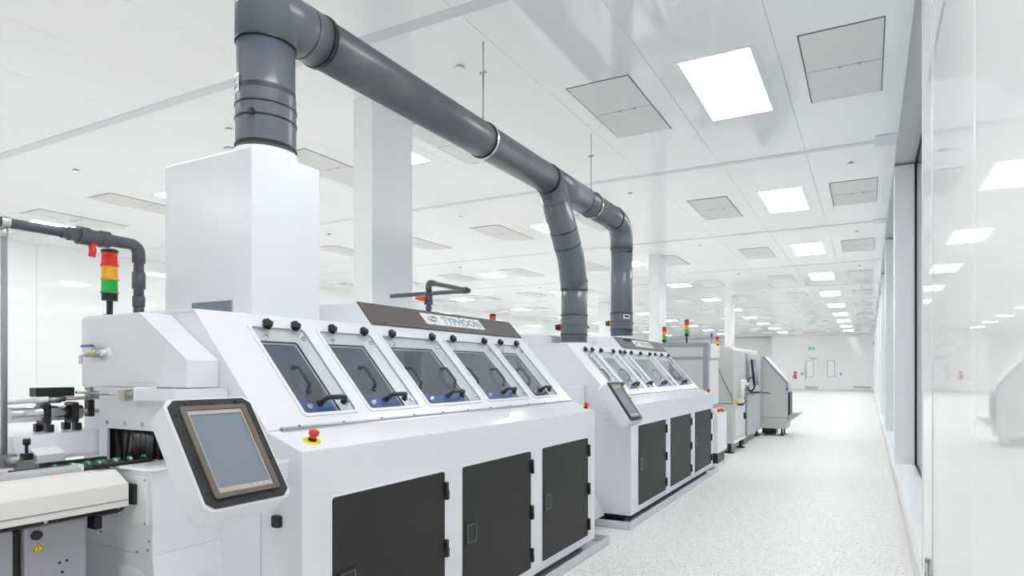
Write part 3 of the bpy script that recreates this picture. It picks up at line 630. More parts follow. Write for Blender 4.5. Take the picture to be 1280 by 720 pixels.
def sticker(par, axis_z, ang0, ang1, z0, z1, cx, cy, r):
    bm = bmesh.new(); n = 8
    for (a0, a1, b0, b1, rr) in ((ang0, ang1, z0, z1, r),):
        lo = [bm.verts.new((cx + rr * math.cos(a0 + (a1 - a0) * i / n), cy + rr * math.sin(a0 + (a1 - a0) * i / n), b0)) for i in range(n + 1)]
        hi = [bm.verts.new((cx + rr * math.cos(a0 + (a1 - a0) * i / n), cy + rr * math.sin(a0 + (a1 - a0) * i / n), b1)) for i in range(n + 1)]
        for i in range(n): bm.faces.new((lo[i], lo[i + 1], hi[i + 1], hi[i]))
    return bm
aL = math.radians(262)
obj('label_sticker', sticker(du, 0, math.radians(222), math.radians(264), 2.82, 2.915, DX, 2.14, 0.1442), 'sticker', riser)
for k in range(2): obj('print_block', sticker(du, 0, math.radians(226), math.radians(260), 2.836 + 0.036 * k, 2.864 + 0.036 * k, DX, 2.14, 0.1446), 'black', riser)
obj('label_sticker', sticker(du, 0, math.radians(256), math.radians(266), 3.27, 3.42, DX, 2.14, 0.1458), 'sticker', tee)
main = obj('main_pipe', B(cyl, (DX, 2.44, DZ), (DX, 5.24, DZ), DR, seg=40), 'pvc_main', du)
band((DX, 0, DZ), Y3, 2.462, 2.488, 0.149, 'black', tee, 'seam_ring'); band((DX, 0, DZ), Y3, 2.36, 2.366, 0.1445, 'pvc_dark', tee, 'seam_ring')
for k in range(22):   # printed dashes along the pipe
    y = 2.56 + k * 0.118; a = math.radians(38); c = Vector((DX + (DR + 0.0006) * math.cos(a), y, DZ + (DR + 0.0006) * math.sin(a)))
    t = Vector((-math.sin(a), 0, math.cos(a)))
    obj('printed_dash', B(obox, c, (0, 1, 0), t, Vector((math.cos(a), 0, math.sin(a))), 0, 0.05 + 0.03 * ((k * 7) % 3), -0.004, 0.004, -0.0004, 0.0003), 'pvc_dark', main)
wye = obj('wye', BB((cyl, ((DX, 5.20, DZ), (DX, 6.02, DZ), 0.1435, 0.1435, 40)), (sweep, ([(DX, 5.27, DZ), (DX, 5.735, 2.60), (DX, 5.81, 2.30)], 0.1435, 40, 0.28, 8))), 'pvc', du)
band((DX, 0, DZ), Y3, 5.195, 5.212, 0.1475, 'black', wye, 'seam_ring'); band((DX, 0, DZ), Y3, 6.0, 6.03, 0.1450, 'pvc_dark', wye, 'seam_ring')
wd = Vector((0, 0.465, -0.69)).normalized(); wa = Vector((DX, 5.27, DZ))
for t, h, m_ in ((0.20, 0.005, 'pvc_dark'), (0.50, 0.020, 'pvc_dark'), (0.665, 0.022, 'pvc_dark')): band(wa, wd, t, t + h, 0.1448, m_, wye, 'seam_ring')
main2 = obj('end_pipe', B(sweep, [(DX, 5.98, DZ), (DX, 7.185, DZ), (DX, 7.185, 2.9)], DR, 40, 0.25, 10), 'pvc_main', du)
band((DX, 0, DZ), Y3, 6.895, 6.915, 0.147, 'black', main2, 'seam_ring')
def elbow_sleeve():
    return B(sweep, [(DX, 6.905, DZ), (DX, 7.185, DZ), (DX, 7.185, 2.96)], 0.1435, 40, 0.25, 10)
obj('elbow', elbow_sleeve(), 'pvc', main2)
for y, ztop, up in ((5.81, 2.40, 0.0), (7.185, 2.97, 0.1385)):
    dp_ = obj('downpipe', B(cyl, (DX, y, ZR + 0.034 + up), (DX, y, ztop), DR, seg=40), 'pvc', du)
    band((DX, y, up), U3, 1.80, 2.00, 0.1425, 'pvc', dp_)
    for z, t, m_ in ((1.795, 0.018, 'pvc_dark'), (1.90, 0.004, 'black'), (1.998, 0.020, 'pvc_dark')): band((DX, y, up), U3, z, z + t, 0.1445, m_, dp_, 'seam_ring')
    if y < 6:
        for z in (2.27, 2.36): band((DX, y, 0), U3, z, z + 0.022, 0.1462, 'pvc_dark', dp_, 'seam_ring')
        band((DX, y, 0), U3, 2.28, 2.37, 0.1455, 'pvc', dp_)
    else: band((DX, y, 0), U3, 2.955, 2.972, 0.1455, 'pvc_dark', dp_, 'seam_ring')
    kd = Vector((-0.9, -0.436, 0)).normalized(); kc = Vector((DX, y, 1.885 + up)) + kd * 0.142
    obj('damper_knob', B(lathe, kc, kd, [(0.012, 0.034), (0.030, 0.036), (0.034, 0.030), (0.056, 0.028), (0.060, 0.022)], 18), 'black', dp_)
    obj('knob_ring', B(lathe, kc, kd, [(0.0, 0.030), (0.0125, 0.036)], 18), 'red' if y < 6 else 'amber_lens', dp_)
    obj('damper_pin', B(cyl, Vector((DX, y, 1.885 + up)) - kd * 0.139, Vector((DX, y, 1.885 + up)) - kd * 0.158, 0.010, seg=8), 'black', dp_)
obj('label_sticker', sticker(du, 0, math.radians(300), math.radians(336), 2.075, 2.125, DX, 7.185, 0.1447), 'sticker', du)
obj('print_block', sticker(du, 0, math.radians(306), math.radians(330), 2.09, 2.115, DX, 7.185, 0.1450), 'black', du)
# hangers
for y, lab in ((4.115, 'thin steel rod hanger carrying the long straight duct run'), (6.249, 'thin steel rod hanger just before the duct elbow')):
    hg = empty('duct_hanger', (DX, y, DZ), lab, 'hanger', 'duct hangers')
    obj('ring', B(lathe, (DX, y - 0.012, DZ), Y3, [(0, 0.1465), (0, 0.1505), (0.024, 0.1505), (0.024, 0.1465), (0, 0.1465)], 40), 'steel', hg)
    obj('lug', B(box, DX - 0.012, DX + 0.012, y - 0.014, y + 0.014, DZ + 0.148, DZ + 0.185, 0.003, 1), 'steel_dull', hg)
    obj('rod', B(cyl, (DX, y, DZ + 0.18), (DX, y, 3.84), 0.0065, seg=8), 'steel_dull', hg)
    obj('coupler', B(box, DX - 0.03, DX + 0.03, y - 0.012, y + 0.012, 3.833, 3.848, 0.003, 1), 'steel_dull', hg)
    obj('sleeve', B(cyl, (DX, y, 3.846), (DX, y, CZ - 0.0005), 0.007, seg=8), 'batten', hg)

# ------------------------------------------------------------------ small grey pipework
PX, PY, PZ = -3.13, 1.70, 2.02
pw = empty('water_pipe', (PX, PY, ZR), 'dark grey plastic pipe with a red valve beside the signal tower', 'pipe')
obj('pipe', B(sweep, [(PX, PY, ZR + 0.004), (PX, PY, PZ), (PX, 0.4, PZ)], 0.021, 16, 0.04), 'pvc_pipe', pw)
obj('elbow', B(sweep, [(PX, PY, PZ - 0.085), (PX, PY, PZ), (PX, PY - 0.10, PZ)], 0.027, 16, 0.045), 'pvc_pipe', pw)
for a, b, r in ((ZR + 0.003, ZR + 0.035, 0.022), (ZR + 0.035, ZR + 0.085, 0.026), (ZR + 0.12, ZR + 0.20, 0.0275)): obj('fitting', B(cyl, (PX, PY, a), (PX, PY, b), r, seg=16), 'pvc_pipe', pw)
obj('valve_body', B(lathe, (PX, PY - 0.10, PZ), (0, -1, 0), [(0, 0.028), (0.03, 0.028), (0.03, 0.038), (0.065, 0.038), (0.065, 0.033), (0.11, 0.033), (0.11, 0.040), (0.15, 0.040), (0.15, 0.030), (0.185, 0.030), (0.185, 0.025), (0.21, 0.025)], 18), 'pvc_pipe', pw)
obj('valve_handle', B(sweep, [(PX, PY - 0.20, PZ - 0.02), (PX + 0.02, PY - 0.20, PZ - 0.06), (PX + 0.02, PY - 0.205, PZ - 0.09)], 0.014, 8), 'red', pw)
RY = 1.197
obj('support_rod', B(cyl, (PX, RY, 1.0855), (PX, RY, PZ - 0.02), 0.011, seg=10), 'mid_grey', pw)
obj('pipe_clamp', BB((lathe, ((PX, RY - 0.014, PZ), Y3, [(0, 0.022), (0, 0.026), (0.028, 0.026), (0.028, 0.022)], 16)), (cyl, ((PX, RY, PZ - 0.06), (PX, RY, PZ - 0.024), 0.014, 0.014, 8))), 'steel', pw)
P2 = empty('water_pipe', (-3.1, 3.79, 1.83), 'dark grey plastic pipe loop with a red valve above the name panel', 'pipe')
obj('pipe', B(sweep, [(-3.10, 3.79, 1.832), (-3.10, 3.79, 2.115), (-3.10, 4.33, 2.115), (-3.98, 4.33, 2.115)], 0.019, 14, 0.03), 'pvc_pipe', P2)
for a, b, r in ((1.90, 1.93, 0.024), (1.95, 2.03, 0.030), (1.94, 1.965, 0.034), (2.015, 2.04, 0.034)): obj('fitting', B(cyl, (-3.10, 3.79, a), (-3.10, 3.79, b), r, seg=14), 'pvc_pipe', P2)
obj('elbow', B(sweep, [(-3.10, 3.79, 2.05), (-3.10, 3.79, 2.115), (-3.10, 3.86, 2.115)], 0.025, 14, 0.035), 'pvc_pipe', P2)
obj('elbow', B(sweep, [(-3.10, 4.26, 2.115), (-3.10, 4.33, 2.115), (-3.17, 4.33, 2.115)], 0.025, 14, 0.035), 'pvc_pipe', P2)
obj('valve_handle', B(lathe, (-3.118, 3.765, 1.985), (-0.55, -0.83, 0), [(0, 0.018), (0.03, 0.020), (0.075, 0.006)], 10), 'red', P2)

# ------------------------------------------------------------------ signal towers
def tower(x, y, z, s, order, lab, pole=0.11, group='signal towers'):
    t = empty('signal_tower', (x, y, z), lab, 'signal light', group)
    obj('pole', B(lathe, (x, y, z), U3, [(0, 0.026 * s), (0.006, 0.026 * s), (0.006, 0.013 * s), (pole, 0.013 * s)], 14), 'black', t)
    b = z + pole
    obj('socket', B(lathe, (x, y, b), U3, [(0, 0.033 * s), (0.036 * s, 0.034 * s)], 20), 'black', t); b += 0.036 * s
    for c in order:
        obj('lens', B(lathe, (x, y, b), U3, [(0, 0.038 * s), (0.008 * s, 0.038 * s), (0.008 * s, 0.0345 * s), (0.066 * s, 0.0345 * s), (0.066 * s, 0.036 * s)], 24), c + '_lens', t); b += 0.0665 * s
    obj('cap', B(lathe, (x, y, b), U3, [(0, 0.036 * s), (0.012 * s, 0.036 * s), (0.018 * s, 0.028 * s)], 20), 'black', t)
tower(-3.365, 1.695, ZR + 0.0005, 1.0, ('green', 'amber', 'red'), 'red, amber and green signal tower on a black pole beside the valve tap', 0.075)
FAR_T = lambda x, y, z, s, lab, p, o=('green', 'amber', 'red'): tower(x, y, z, s, o, lab, p)

# ------------------------------------------------------------------ loader conveyor, left foreground
cv = empty('loader_conveyor', (-2.9, 0.7, 0.0), 'cream loader conveyor on grey cabinets feeding the first machine', 'conveyor')
cy0, cy1 = -0.6, 1.345
obj('side_beam', B(prism, [(-2.54, 0.905), (-2.54, 0.992), (-2.625, 1.038), (-2.70, 1.038), (-2.70, 0.905)], cy0, cy1, 0.003), 'cream', cv)
obj('beam_groove', B(box, -2.541, -2.5385, cy0, cy1 - 0.002, 0.928, 0.933), 'mid_grey', cv)
obj('belt_rail', BB((box, (-2.78, -2.715, cy0, 1.27, 1.00, 1.052)), (box, (-2.745, -2.735, cy0, 1.27, 1.052, 1.060))), 'light_grey', cv)
obj('rail_end', B(box, -2.785, -2.712, 1.27, 1.277, 0.995, 1.062), 'plate_white', cv)
obj('rail_slot', B(box, -2.790, -2.7805, cy0, 1.26, 1.02, 1.035), 'black', cv)
obj('back_beam', B(prism, [(-3.05, 0.905), (-3.05, 1.03), (-3.12, 1.03), (-3.12, 0.905)], cy0, 1.20, 0.003), 'cream', cv)
obj('under_rail', B(box, -2.70, -2.585, cy0, 1.32, 0.885, 0.905), 'black', cv)
for y in (0.75, 0.95, 1.10): obj('rail_bolt', B(lathe, (-2.585, y, 0.895), (1, 0, 0), [(0, 0.008), (0.006, 0.007)], 8), 'steel', cv)
obj('leg_cabinet', B(prism, [(-2.60, 0.0), (-2.60, 0.884), (-3.05, 0.884), (-3.05, 0.0)], 1.048, 1.235, 0.008), 'mid_grey', cv)
obj('leg_cabinet', B(prism, [(-2.60, 0.0), (-2.60, 0.884), (-3.05, 0.884), (-3.05, 0.0)], 0.15, 1.020, 0.008), 'mid_grey', cv)
obj('leg_spacer', B(box, -3.0, -2.625, 1.020, 1.048, 0.0, 0.87), 'black', cv)
obj('round_plug', B(lathe, (-2.60, 1.082, 0.850), (1, 0, 0), [(0, 0.017), (0.008, 0.016)], 16), 'black', cv)
ws = obj('warning_sticker', B(poly, (-2.60, 1.087, 0.805), (0, 1, 0), (0, 0, 1), (1, 0, 0), [(-0.019, -0.012), (0.019, -0.012), (0.0, 0.022)], 0.0003, 0.0012), 'yellow', cv)
obj('warning_border', B(ringpoly, (-2.60, 1.087, 0.805), (0, 1, 0), (0, 0, 1), (1, 0, 0), [(-0.017, -0.0108), (0.017, -0.0108), (0.0, 0.0196)], [(-0.0135, -0.009), (0.0135, -0.009), (0.0, 0.015)], 0.0012, 0.0015), 'black', ws)
obj('warning_mark', BB((obox, ((-2.60, 1.087, 0.805), (0, 1, 0), (0, 0, 1), (1, 0, 0), -0.0015, 0.0015, -0.002, 0.008, 0.0012, 0.0015)), (obox, ((-2.60, 1.087, 0.805), (0, 1, 0), (0, 0, 1), (1, 0, 0), -0.0015, 0.0015, -0.0065, -0.004, 0.0012, 0.0015))), 'black', ws)
for y, z in ((1.150, 0.735), (1.172, 0.738), (1.158, 0.70)): obj('bolt_hole', B(lathe, (-2.60, y, z), (1, 0, 0), [(0, 0.005), (0.002, 0.005)], 8), 'black', cv)
obj('junction_box', B(box, -2.66, -2.60, 1.262, 1.286, 0.825, 0.878, 0.004, 1), 'rubber', cv)
obj('drive_cable', B(sweep, [(-2.60, 1.22, 0.905), (-2.57, 1.26, 0.885), (-2.56, 1.32, 0.888), (-2.57, 1.355, 0.91)], 0.006, 8, 0.03), 'black', cv)
# black conveyor bed with green rollers entering the machine
bed = obj('conveyor_bed', BB((box, (-3.00, -2.80, 1.16, 1.50, 1.002, 1.034)), (box, (-2.70, -2.66, 1.30, 1.50, 1.047, 1.058)), (box, (-3.03, -3.00, 1.27, 1.50, 1.002, 1.046))), 'rubber', cv)
for k in range(5):
    for x, r in ((-2.83, 0.0105), (-2.68, 0.0095)):
        y = 1.24 + k * 0.055 + (0.02 if x > -2.7 else 0)
        if x > -2.7 and y < 1.30: continue
        z = 1.048 if x < -2.7 else 1.068
        obj('roller', B(lathe, (x - 0.012, y, z), (1, 0, 0), [(0, r), (0.010, r)], 14), 'green_roller', bed)
        obj('roller_cap', B(lathe, (x - 0.002, y, z), (1, 0, 0), [(0, r * 0.72), (0.006, r * 0.6)], 10), 'steel', bed)
# white platform with the pneumatic actuator
pf = empty('actuator_platform', (-3.35, 1.35, 0.0), 'white metal platform box beside the machine inlet', 'platform')
obj('box_top', B(prism, [(-3.12, 1.045), (-3.12, 1.062), (-3.17, 1.150), (-3.62, 1.150), (-3.62, 1.045)], 1.232, 1.60, 0.004), 'machine_white', pf)
obj('box_base', B(box, -3.58, -3.15, 1.236, 1.355, 0.0, 1.044), 'machine_white', pf)
obj('side_skirt', B(prism, [(-3.06, 1.04), (-3.06, 1.075), (-3.118, 1.10), (-3.118, 1.04)], 1.275, 1.375, 0.002), 'plate_white', pf)
ac = empty('actuator', (-3.32, 1.38, 1.151), 'stainless pneumatic cylinder in black brackets on the white platform', 'actuator')
AX, AZ = -3.30, 1.232
obj('barrel', B(cyl, (AX, 1.275, AZ), (AX, 1.54, AZ), 0.034, seg=24), 'steel', ac)
for y in (1.40, 1.505): obj('bracket', BB((box, (AX - 0.048, AX + 0.048, y - 0.013, y + 0.013, AZ - 0.05, AZ + 0.048, 0.012, 2)), (box, (AX + 0.030, AX + 0.062, y - 0.014, y + 0.014, 1.151, 1.185, 0.003, 1)), (box, (AX - 0.062, AX - 0.030, y - 0.014, y + 0.014, 1.151, 1.185, 0.003, 1))), 'black', ac)
obj('bumper_rod', B(cyl, (AX, 1.54, AZ), (AX, 1.642, AZ), 0.009, seg=12), 'brass', ac)
obj('rod_nut', B(cyl, (AX, 1.625, AZ), (AX, 1.638, AZ), 0.0135, seg=12), 'yellow', ac)
obj('rod_clamp', B(box, AX - 0.02, AX + 0.02, 1.565, 1.59, AZ - 0.025, AZ + 0.055, 0.003, 1), 'black', ac)
obj('sensor_block', B(box, AX - 0.03, AX + 0.03, 1.36, 1.505, AZ + 0.075, AZ + 0.115, 0.003, 1), 'black', ac)
obj('sensor_bridge', B(box, AX - 0.012, AX + 0.012, 1.42, 1.46, AZ + 0.045, AZ + 0.076), 'black', ac)
obj('flow_control', BB((cyl, ((AX + 0.02, 1.40, AZ + 0.062), (AX + 0.02, 1.47, AZ + 0.062), 0.012, 0.012, 12)), (cyl, ((AX + 0.02, 1.47, AZ + 0.064), (AX + 0.02, 1.64, AZ + 0.066), 0.009, 0.009, 12))), 'brass', ac)
obj('air_hose', B(sweep, [(AX + 0.02, 0.78, 0.011), (AX + 0.02, 0.80, AZ + 0.050), (AX + 0.02, 1.20, AZ + 0.052), (AX + 0.02, 1.40, AZ + 0.062)], 0.010, 10, 0.12), 'plate_white', ac)
obj('hose_fitting', B(lathe, (AX + 0.02, 1.36, AZ + 0.062), Y3, [(0, 0.016), (0.045, 0.016), (0.045, 0.012), (0.06, 0.012)], 12), 'plate_white', ac)
obj('push_rod', B(cyl, (AX + 0.05, 1.50, AZ + 0.092), (AX + 0.05, 1.644, AZ + 0.088), 0.007, seg=10), 'steel', ac)
obj('rod_guide', B(box, AX + 0.03, AX + 0.07, 1.545, 1.56, AZ + 0.06, AZ + 0.115, 0.002, 1), 'steel_dull', ac)
# rod carriage beside the slide cover
cr = empty('rod_carriage', (-2.80, 1.47, 1.32), 'small steel rod carriage in front of the strip curtain', 'carriage')
obj('rod', B(cyl, (-3.05, 1.46, 1.322), (-2.669, 1.46, 1.325), 0.006, seg=10), 'steel', cr)
obj('block', B(box, -2.80, -2.76, 1.44, 1.48, 1.298, 1.346, 0.003, 1), 'brass', cr)
obj('nut', B(cyl, (-2.76, 1.46, 1.324), (-2.72, 1.46, 1.324), 0.012, seg=6), 'steel_dull', cr)
# tee clamp on the support rod
tc_ = empty('rod_clamp', (-3.13, 1.197, 1.02), 'dark knobbed clamp at the foot of the pipe support rod', 'clamp')
obj('clamp_body', BB((box, (-3.16, -3.10, 1.167, 1.227, 1.031, 1.085)), (cyl, ((-3.10, 1.197, 1.062), (-3.06, 1.225, 1.062), 0.014, 0.014, 12))), 'steel_dull', tc_)
obj('clamp_knob', BB((cyl, ((-3.08, 1.25, 1.085), (-3.08, 1.25, 1.12), 0.006, 0.006, 8)), (cyl, ((-3.08, 1.25, 1.12), (-3.08, 1.25, 1.145), 0.013, 0.013, 10)), (box, (-3.10, -3.06, 1.235, 1.265, 1.06, 1.086, 0.003, 1))), 'black', tc_)

# ------------------------------------------------------------------ further machines down the line
def feet(par, spots, z, r=0.05):
    for x, y in spots: obj('levelling_foot', B(lathe, (x, y, 0.001), U3, [(0, r), (0.012, r), (0.03, r * 0.35), (z, r * 0.33)], 14), 'black', par)
# grey framed enclosure
x0, x1, y0, y1, z0, z1 = -3.75, -2.21, 9.20, 9.95, 0.14, 1.86
en = empty('framed_enclosure', (-3.0, 9.6, 0), 'pale enclosure with a mid-grey frame standing behind the second machine', 'machine')
obj('body', B(box, x0, x1, y0 + 0.012, y1, z0, z1 - 0.01, 0.02), 'warm_grey', en)
fr = bmesh.new()
for q in ((x0, x1, 1.80, z1), (x0, x1, 1.60, 1.645), (x1 - 0.06, x1 + 0.004, 1.645, 1.80), (x1 - 0.06, x1 + 0.004, z0, 1.60), (x0, x0 + 0.06, z0, 1.60)): box(fr, q[0], q[1], y0, y0 + 0.012, q[2], q[3])
obj('front_frame', fr, 'mid_grey', en)
obj('corner_post', B(box, x1 - 0.02, x1 + 0.012, y0 + 0.002, y0 + 0.12, z0, z1, 0.01), 'mid_grey', en)
obj('side_panel', B(box, x1, x1 + 0.010, y0 + 0.13, y1 - 0.01, 0.90, 1.60, 0.003, 1), 'cream', en)
obj('side_lid', B(box, x1, x1 + 0.030, y0 + 0.13, y1 - 0.01, 1.62, 1.83, 0.012), 'cream', en)
obj('kick_rail', B(box, x1 - 0.04, x1 + 0.006, y0 + 0.13, y1 - 0.01, 0.80, 0.88, 0.003, 1), 'mid_grey', en)
feet(en, ((x0 + 0.1, y0 + 0.1), (x1 - 0.1, y0 + 0.1), (x1 - 0.1, y1 - 0.1), (x0 + 0.1, y1 - 0.1)), 0.145)
# white control cabinet
cb = empty('control_cabinet', (-2.15, 9.6, 0), 'narrow white control cabinet with stop button beside the grey-framed enclosure', 'cabinet')
obj('body', B(prism, [(-2.19, 0.165), (-2.19, 0.83), (-2.13, 0.83), (-2.065, 0.76), (-2.065, 0.165)], 9.30, 9.93, 0.006), 'plate_white', cb)
obj('base', B(box, -2.185, -2.09, 9.38, 9.88, 0.001, 0.165), 'black', cb)  # added support, coloured black for the shadow in the gap under the cabinet
obj('display', B(obox, (-2.0975, 9.75, 0.797), (0, 1, 0), (0.68, 0, -0.733), (0.733, 0, 0.68), -0.14, 0.1, -0.03, 0.03, 0.0, 0.006), 'black', cb)
nn = Vector((0.733, 0, 0.68))
obj('button_plate', B(lathe, (-2.0975, 9.42, 0.797), nn, [(0, 0.045), (0.004, 0.045)], 16), 'yellow', cb)
obj('stop_button', B(lathe, (-2.0975, 9.42, 0.797), nn, [(0.003, 0.02), (0.03, 0.022), (0.03, 0.032), (0.05, 0.03)], 14), 'red', cb)
obj('second_button', B(lathe, (-2.0975, 9.60, 0.80), nn, [(0.003, 0.02), (0.03, 0.022), (0.03, 0.030), (0.045, 0.028)], 14), 'red', cb)
# grey tall machine on black feet
x1, y0, y1 = -2.087, 10.60, 11.66
tm = empty('tall_cabinet_machine', (-2.7, 11.1, 0), 'tall warm-grey cabinet machine on black levelling feet', 'machine')
obj('lower_body', B(box, -3.4, x1, y0, y1, 0.17, 0.86, 0.015), 'warm_grey', tm)
obj('upper_body', B(prism, [(-3.4, 0.865), (-3.4, 1.845), (-2.16, 1.845), (x1, 1.79), (x1, 0.865)], y0, y1, 0.012), 'warm_grey', tm)
obj('side_door', B(box, x1, x1 + 0.012, y0 + 0.10, y1 - 0.06, 0.28, 0.80, 0.005, 1), 'cream', tm)
obj('door_handle', BB((box, (x1 + 0.012, x1 + 0.05, y1 - 0.20, y1 - 0.15, 0.54, 0.66)), (box, (x1 + 0.03, x1 + 0.06, y1 - 0.19, y1 - 0.08, 0.57, 0.60))), 'black', tm)
obj('bottom_rail', B(box, x1 - 0.03, x1 + 0.02, y0 + 0.02, y1 + 0.02, 0.175, 0.215, 0.004, 1), 'plate_white', tm)
obj('cable', B(sweep, [(-2.36, y0 - 0.012, 1.50), (-2.25, y0 - 0.012, 1.25), (-2.12, y0 - 0.012, 1.00), (-2.10, y0 - 0.012, 0.9)], 0.006, 6, 0.05), 'black', tm)
obj('robot_arm', BB((sweep, ([(-2.02, 11.0, 0.92), (-2.02, 11.02, 1.12), (-2.0, 11.15, 1.22), (-1.96, 11.25, 1.18)], 0.035, 12, 0.06)), (lathe, ((-2.05, 11.1, 1.22), (1, 0, 0), [(0, 0.05), (0.09, 0.05)], 16)), (box, (-2.08, -1.98, 10.94, 11.06, 0.862, 0.93))), 'plate_white', tm)
obj('cable_bundle', B(sweep, [(-2.03, 11.05, 1.0), (-1.98, 11.10, 0.90), (-2.0, 10.95, 0.83), (-2.04, 10.80, 0.84)], 0.018, 8, 0.05), 'black', tm)
obj('stop_button', B(lathe, (-2.06, 10.86, 0.86), U3, [(0, 0.04), (0.03, 0.04), (0.03, 0.03), (0.07, 0.03)], 12), 'yellow', tm)
feet(tm, ((x1 - 0.09, y0 + 0.11), (x1 - 0.06, y1 - 0.10), (-3.3, y0 + 0.1), (-3.3, y1 - 0.1)), 0.18, 0.085)
# link module
lk = empty('link_module', (-2.6, 12.8, 0), 'bluish-grey link module between the tall cabinet machine and the oven', 'machine')
obj('body', B(box, -3.3, -2.14, 12.05, 13.90, 0.14, 1.78, 0.015), 'light_grey', lk)
obj('corner_strip', B(box, -2.139, -2.125, 12.05, 12.15, 0.14, 1.76), 'mid_grey', lk)
obj('top_lid', B(box, -3.1, -2.2, 12.2, 13.8, 1.781, 1.86, 0.02), 'cream', lk)
feet(lk, ((-2.22, 12.15), (-2.22, 13.8), (-3.2, 12.15), (-3.2, 13.8)), 0.145)
# operator desk: monitor and keyboard on an arm
od = empty('operator_station', (-2.05, 12.2, 0.95), 'black swivel monitor and keyboard on a curved arm', 'monitor')
mo = Vector((-1.99, 12.28, 1.40)); mv = Vector((-0.10, 0, 1)).normalized(); mn = Vector((1, -0.0, 0.10)).normalized(); mu = Vector((0, 1, 0))
mo_ = obj('monitor', B(obox, mo, mu, mv, mn, -0.20, 0.20, -0.25, 0.25, -0.045, 0.0, 0.006), 'black', od)
obj('monitor_screen', B(obox, mo, mu, mv, mn, -0.18, 0.18, -0.22, 0.23, 0.0, 0.002), 'screen', mo_)
obj('arm', B(sweep, [(-2.12, 12.28, 1.05), (-2.06, 12.24, 1.02), (-1.99, 12.2, 1.12), (-2.0, 12.27, 1.25)], 0.016, 10, 0.08), 'black', od)
obj('cable_loop', B(sweep, [(-2.03, 12.28, 1.30), (-2.10, 12.1, 1.28), (-2.10, 12.06, 1.05), (-2.0, 12.08, 0.98), (-1.95, 12.2, 1.02)], 0.012, 8, 0.1), 'black', od)
obj('keyboard_tray', BB((box, (-2.10, -1.86, 12.05, 12.5, 0.985, 1.0)), (box, (-2.122, -2.0, 12.2, 12.3, 0.96, 0.985))), 'mid_grey', od)
kb = obj('keyboard', B(box, -2.06, -1.90, 12.07, 12.47, 1.001, 1.022, 0.004, 1), 'black', od)
obj('mouse_arm', B(sweep, [(-1.90, 12.3, 0.993), (-1.80, 12.3, 1.0), (-1.72, 12.32, 0.985)], 0.01, 8), 'black', od)
# oven with sloping cover
ov = empty('reflow_oven', (-2.1, 14.3, 0), 'warm-grey oven with a sloping front cover at the end of the line', 'machine')
obj('body', B(prism, [(-3.2, 0.40), (-3.2, 1.74), (-2.08, 1.74), (-1.585, 1.17), (-1.585, 0.40)], 13.95, 14.62, 0.012), 'warm_grey', ov)
obj('lower_body', B(box, -3.2, -1.60, 13.96, 14.60, 0.16, 0.395, 0.008), 'warm_grey', ov)
obj('cover_edge', B(poly, (0, 13.95, 0), (1, 0, 0), (0, 0, 1), (0, -1, 0), [(-2.12, 1.742), (-2.07, 1.742), (-1.578, 1.175), (-1.578, 1.05), (-1.62, 1.05), (-1.62, 1.155)], 0.0, 0.02), 'mid_grey', ov)
for k, (z, a, b) in enumerate(((1.56, -2.28, -2.05), (1.45, -2.28, -1.88), (1.31, -2.28, -1.72))): obj('vent_slot', B(box, a, b, 13.938, 13.951, z - 0.012, z + 0.012), 'batten', ov)
obj('screen_edge', B(box, -1.584, -1.55, 14.02, 14.5, 0.46, 0.96, 0.004, 1), 'black', ov)
obj('status_light', B(box, -1.62, -1.575, 13.944, 13.99, 1.0, 1.06), 'blue_grip', ov)
obj('side_shelf', B(prism, [(-1.583, 0.30), (-1.583, 0.48), (-1.36, 0.50), (-1.36, 0.47)], 14.1, 14.7), 'warm_grey', ov)
feet(ov, ((-1.72, 14.05), (-2.25, 14.05), (-1.72, 14.5), (-3.1, 14.05)), 0.165, 0.06)
obj('drive_motor', B(box, -2.15, -1.85, 14.1, 14.5, 0.03, 0.159, 0.02), 'black', ov)
# signal towers further down
FAR_T(-3.0, 9.58, 1.8605, 1.0, 'small signal tower with green lowest on the grey-framed enclosure', 0.03)
FAR_T(-2.62, 9.56, 1.8605, 1.05, 'signal tower on a thick dark pole on the grey-framed enclosure', 0.12)
FAR_T(-2.5, 11.2, 1.8455, 0.9, 'signal tower behind the top of the tall cabinet machine', 0.04, ('amber', 'red'))
bl = obj('blue_beacon', B(lathe, (-3.0, 12.9, 1.8605), U3, [(0, 0.006), (0.28, 0.006), (0.28, 0.028), (0.34, 0.028), (0.36, 0.02)], 14), 'blue_grip', label='small blue beacon on a thin stem over the link module', cat='beacon')

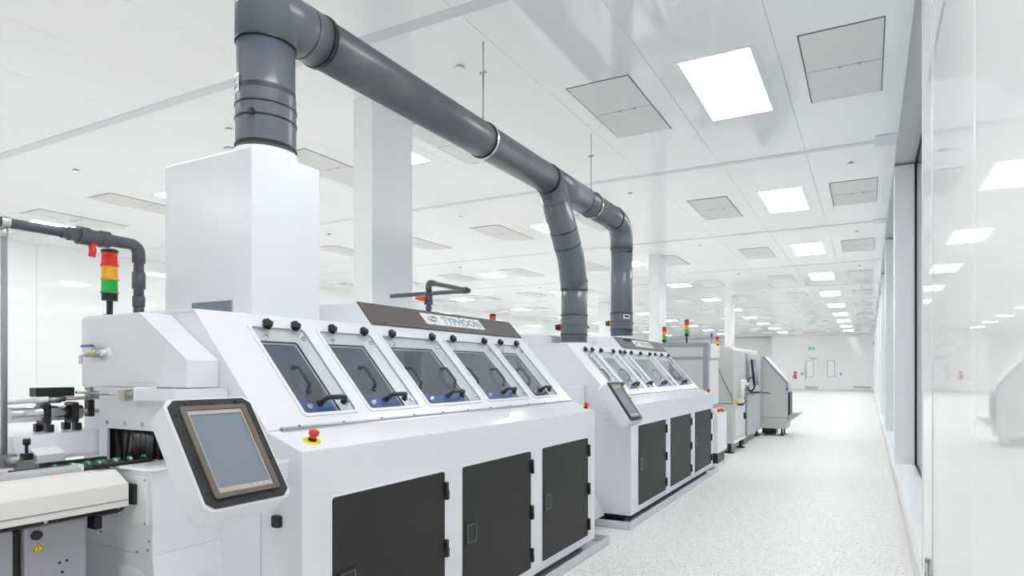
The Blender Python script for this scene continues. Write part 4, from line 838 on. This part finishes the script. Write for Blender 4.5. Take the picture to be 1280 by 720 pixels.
# ------------------------------------------------------------------ fittings on the end wall
ex = empty('exit_sign', (-3.83, YF - 0.03, 3.12), 'green running-man exit sign above the end doors', 'sign')
obj('sign_box', B(box, -4.06, -3.60, YF - 0.05, YF - 0.001, 2.96, 3.28, 0.006, 1), 'plate_white', ex)
for x in (-3.95, -3.70):
    g = obj('green_field', B(box, x - 0.09, x + 0.09, YF - 0.054, YF - 0.0505, 2.99, 3.25), 'exit_green', ex)
    obj('pictogram', BB((lathe, ((x + 0.01, YF - 0.056, 3.20), (0, -1, 0), [(0, 0.022), (0.002, 0.022)], 10)), (obox, ((x, YF - 0.056, 3.12), (0.94, 0, 0.34), (-0.34, 0, 0.94), (0, -1, 0), -0.016, 0.016, -0.045, 0.05, 0, 0.002)), (obox, ((x - 0.03, YF - 0.056, 3.06), (0.6, 0, 0.8), (-0.8, 0, 0.6), (0, -1, 0), -0.012, 0.05, -0.01, 0.01, 0, 0.002)), (obox, ((x + 0.03, YF - 0.056, 3.05), (0.7, 0, -0.7), (0.7, 0, 0.7), (0, -1, 0), -0.01, 0.04, -0.01, 0.01, 0, 0.002))), 'plate_white', g)
fe = empty('fire_extinguisher', (-4.98, YF - 0.12, 0.9), 'red fire extinguisher hung on the end wall', 'extinguisher')
obj('cylinder', B(lathe, (-4.95, YF - 0.12, 0.86), U3, [(0, 0.07), (0.02, 0.085), (0.16, 0.085), (0.20, 0.06), (0.23, 0.025)], 16), 'red', fe)
obj('valve', BB((box, (-5.02, -4.88, YF - 0.15, YF - 0.09, 1.09, 1.16)), (sweep, ([(-5.02, YF - 0.12, 1.12), (-5.10, YF - 0.12, 1.10), (-5.12, YF - 0.12, 0.92)], 0.02, 8, 0.05))), 'black', fe)
obj('notice', B(box, -5.08, -4.86, YF - 0.012, YF - 0.001, 1.22, 1.40), 'red', fe)
for x, z, lab in ((-4.50, 1.22, 'small blue access switch left of the end doors'), (-1.83, 1.22, 'small blue access switch beside the plain end door')):
    s = obj('access_switch', B(box, x - 0.05, x + 0.05, YF - 0.03, YF - 0.001, z - 0.09, z + 0.09, 0.006, 1), 'blue_grip', label=lab, cat='switch')
    obj('button', B(lathe, (x, YF - 0.03, z), (0, -1, 0), [(0, 0.025), (0.01, 0.022)], 12), 'plate_white', s)
gr = empty('wall_grille', (-0.42, YF - 0.03, 0.27), 'low grey air grille at the foot of the end wall', 'grille')
obj('frame', B(box, -1.0, 0.14, YF - 0.03, YF - 0.0005, 0.205, 0.335, 0.005, 1), 'alu', gr)
for k in range(4): obj('slat', B(box, -0.96, 0.10, YF - 0.036, YF - 0.0305, 0.222 + 0.027 * k, 0.236 + 0.027 * k), 'light_grey', gr)
al = obj('fire_alarm', B(lathe, (XR - 0.0005, 45.6, 3.33), (-1, 0, 0), [(0, 0.10), (0.03, 0.10), (0.05, 0.06)], 16), 'red', label='small red alarm sounder high on the corridor pier', cat='alarm')
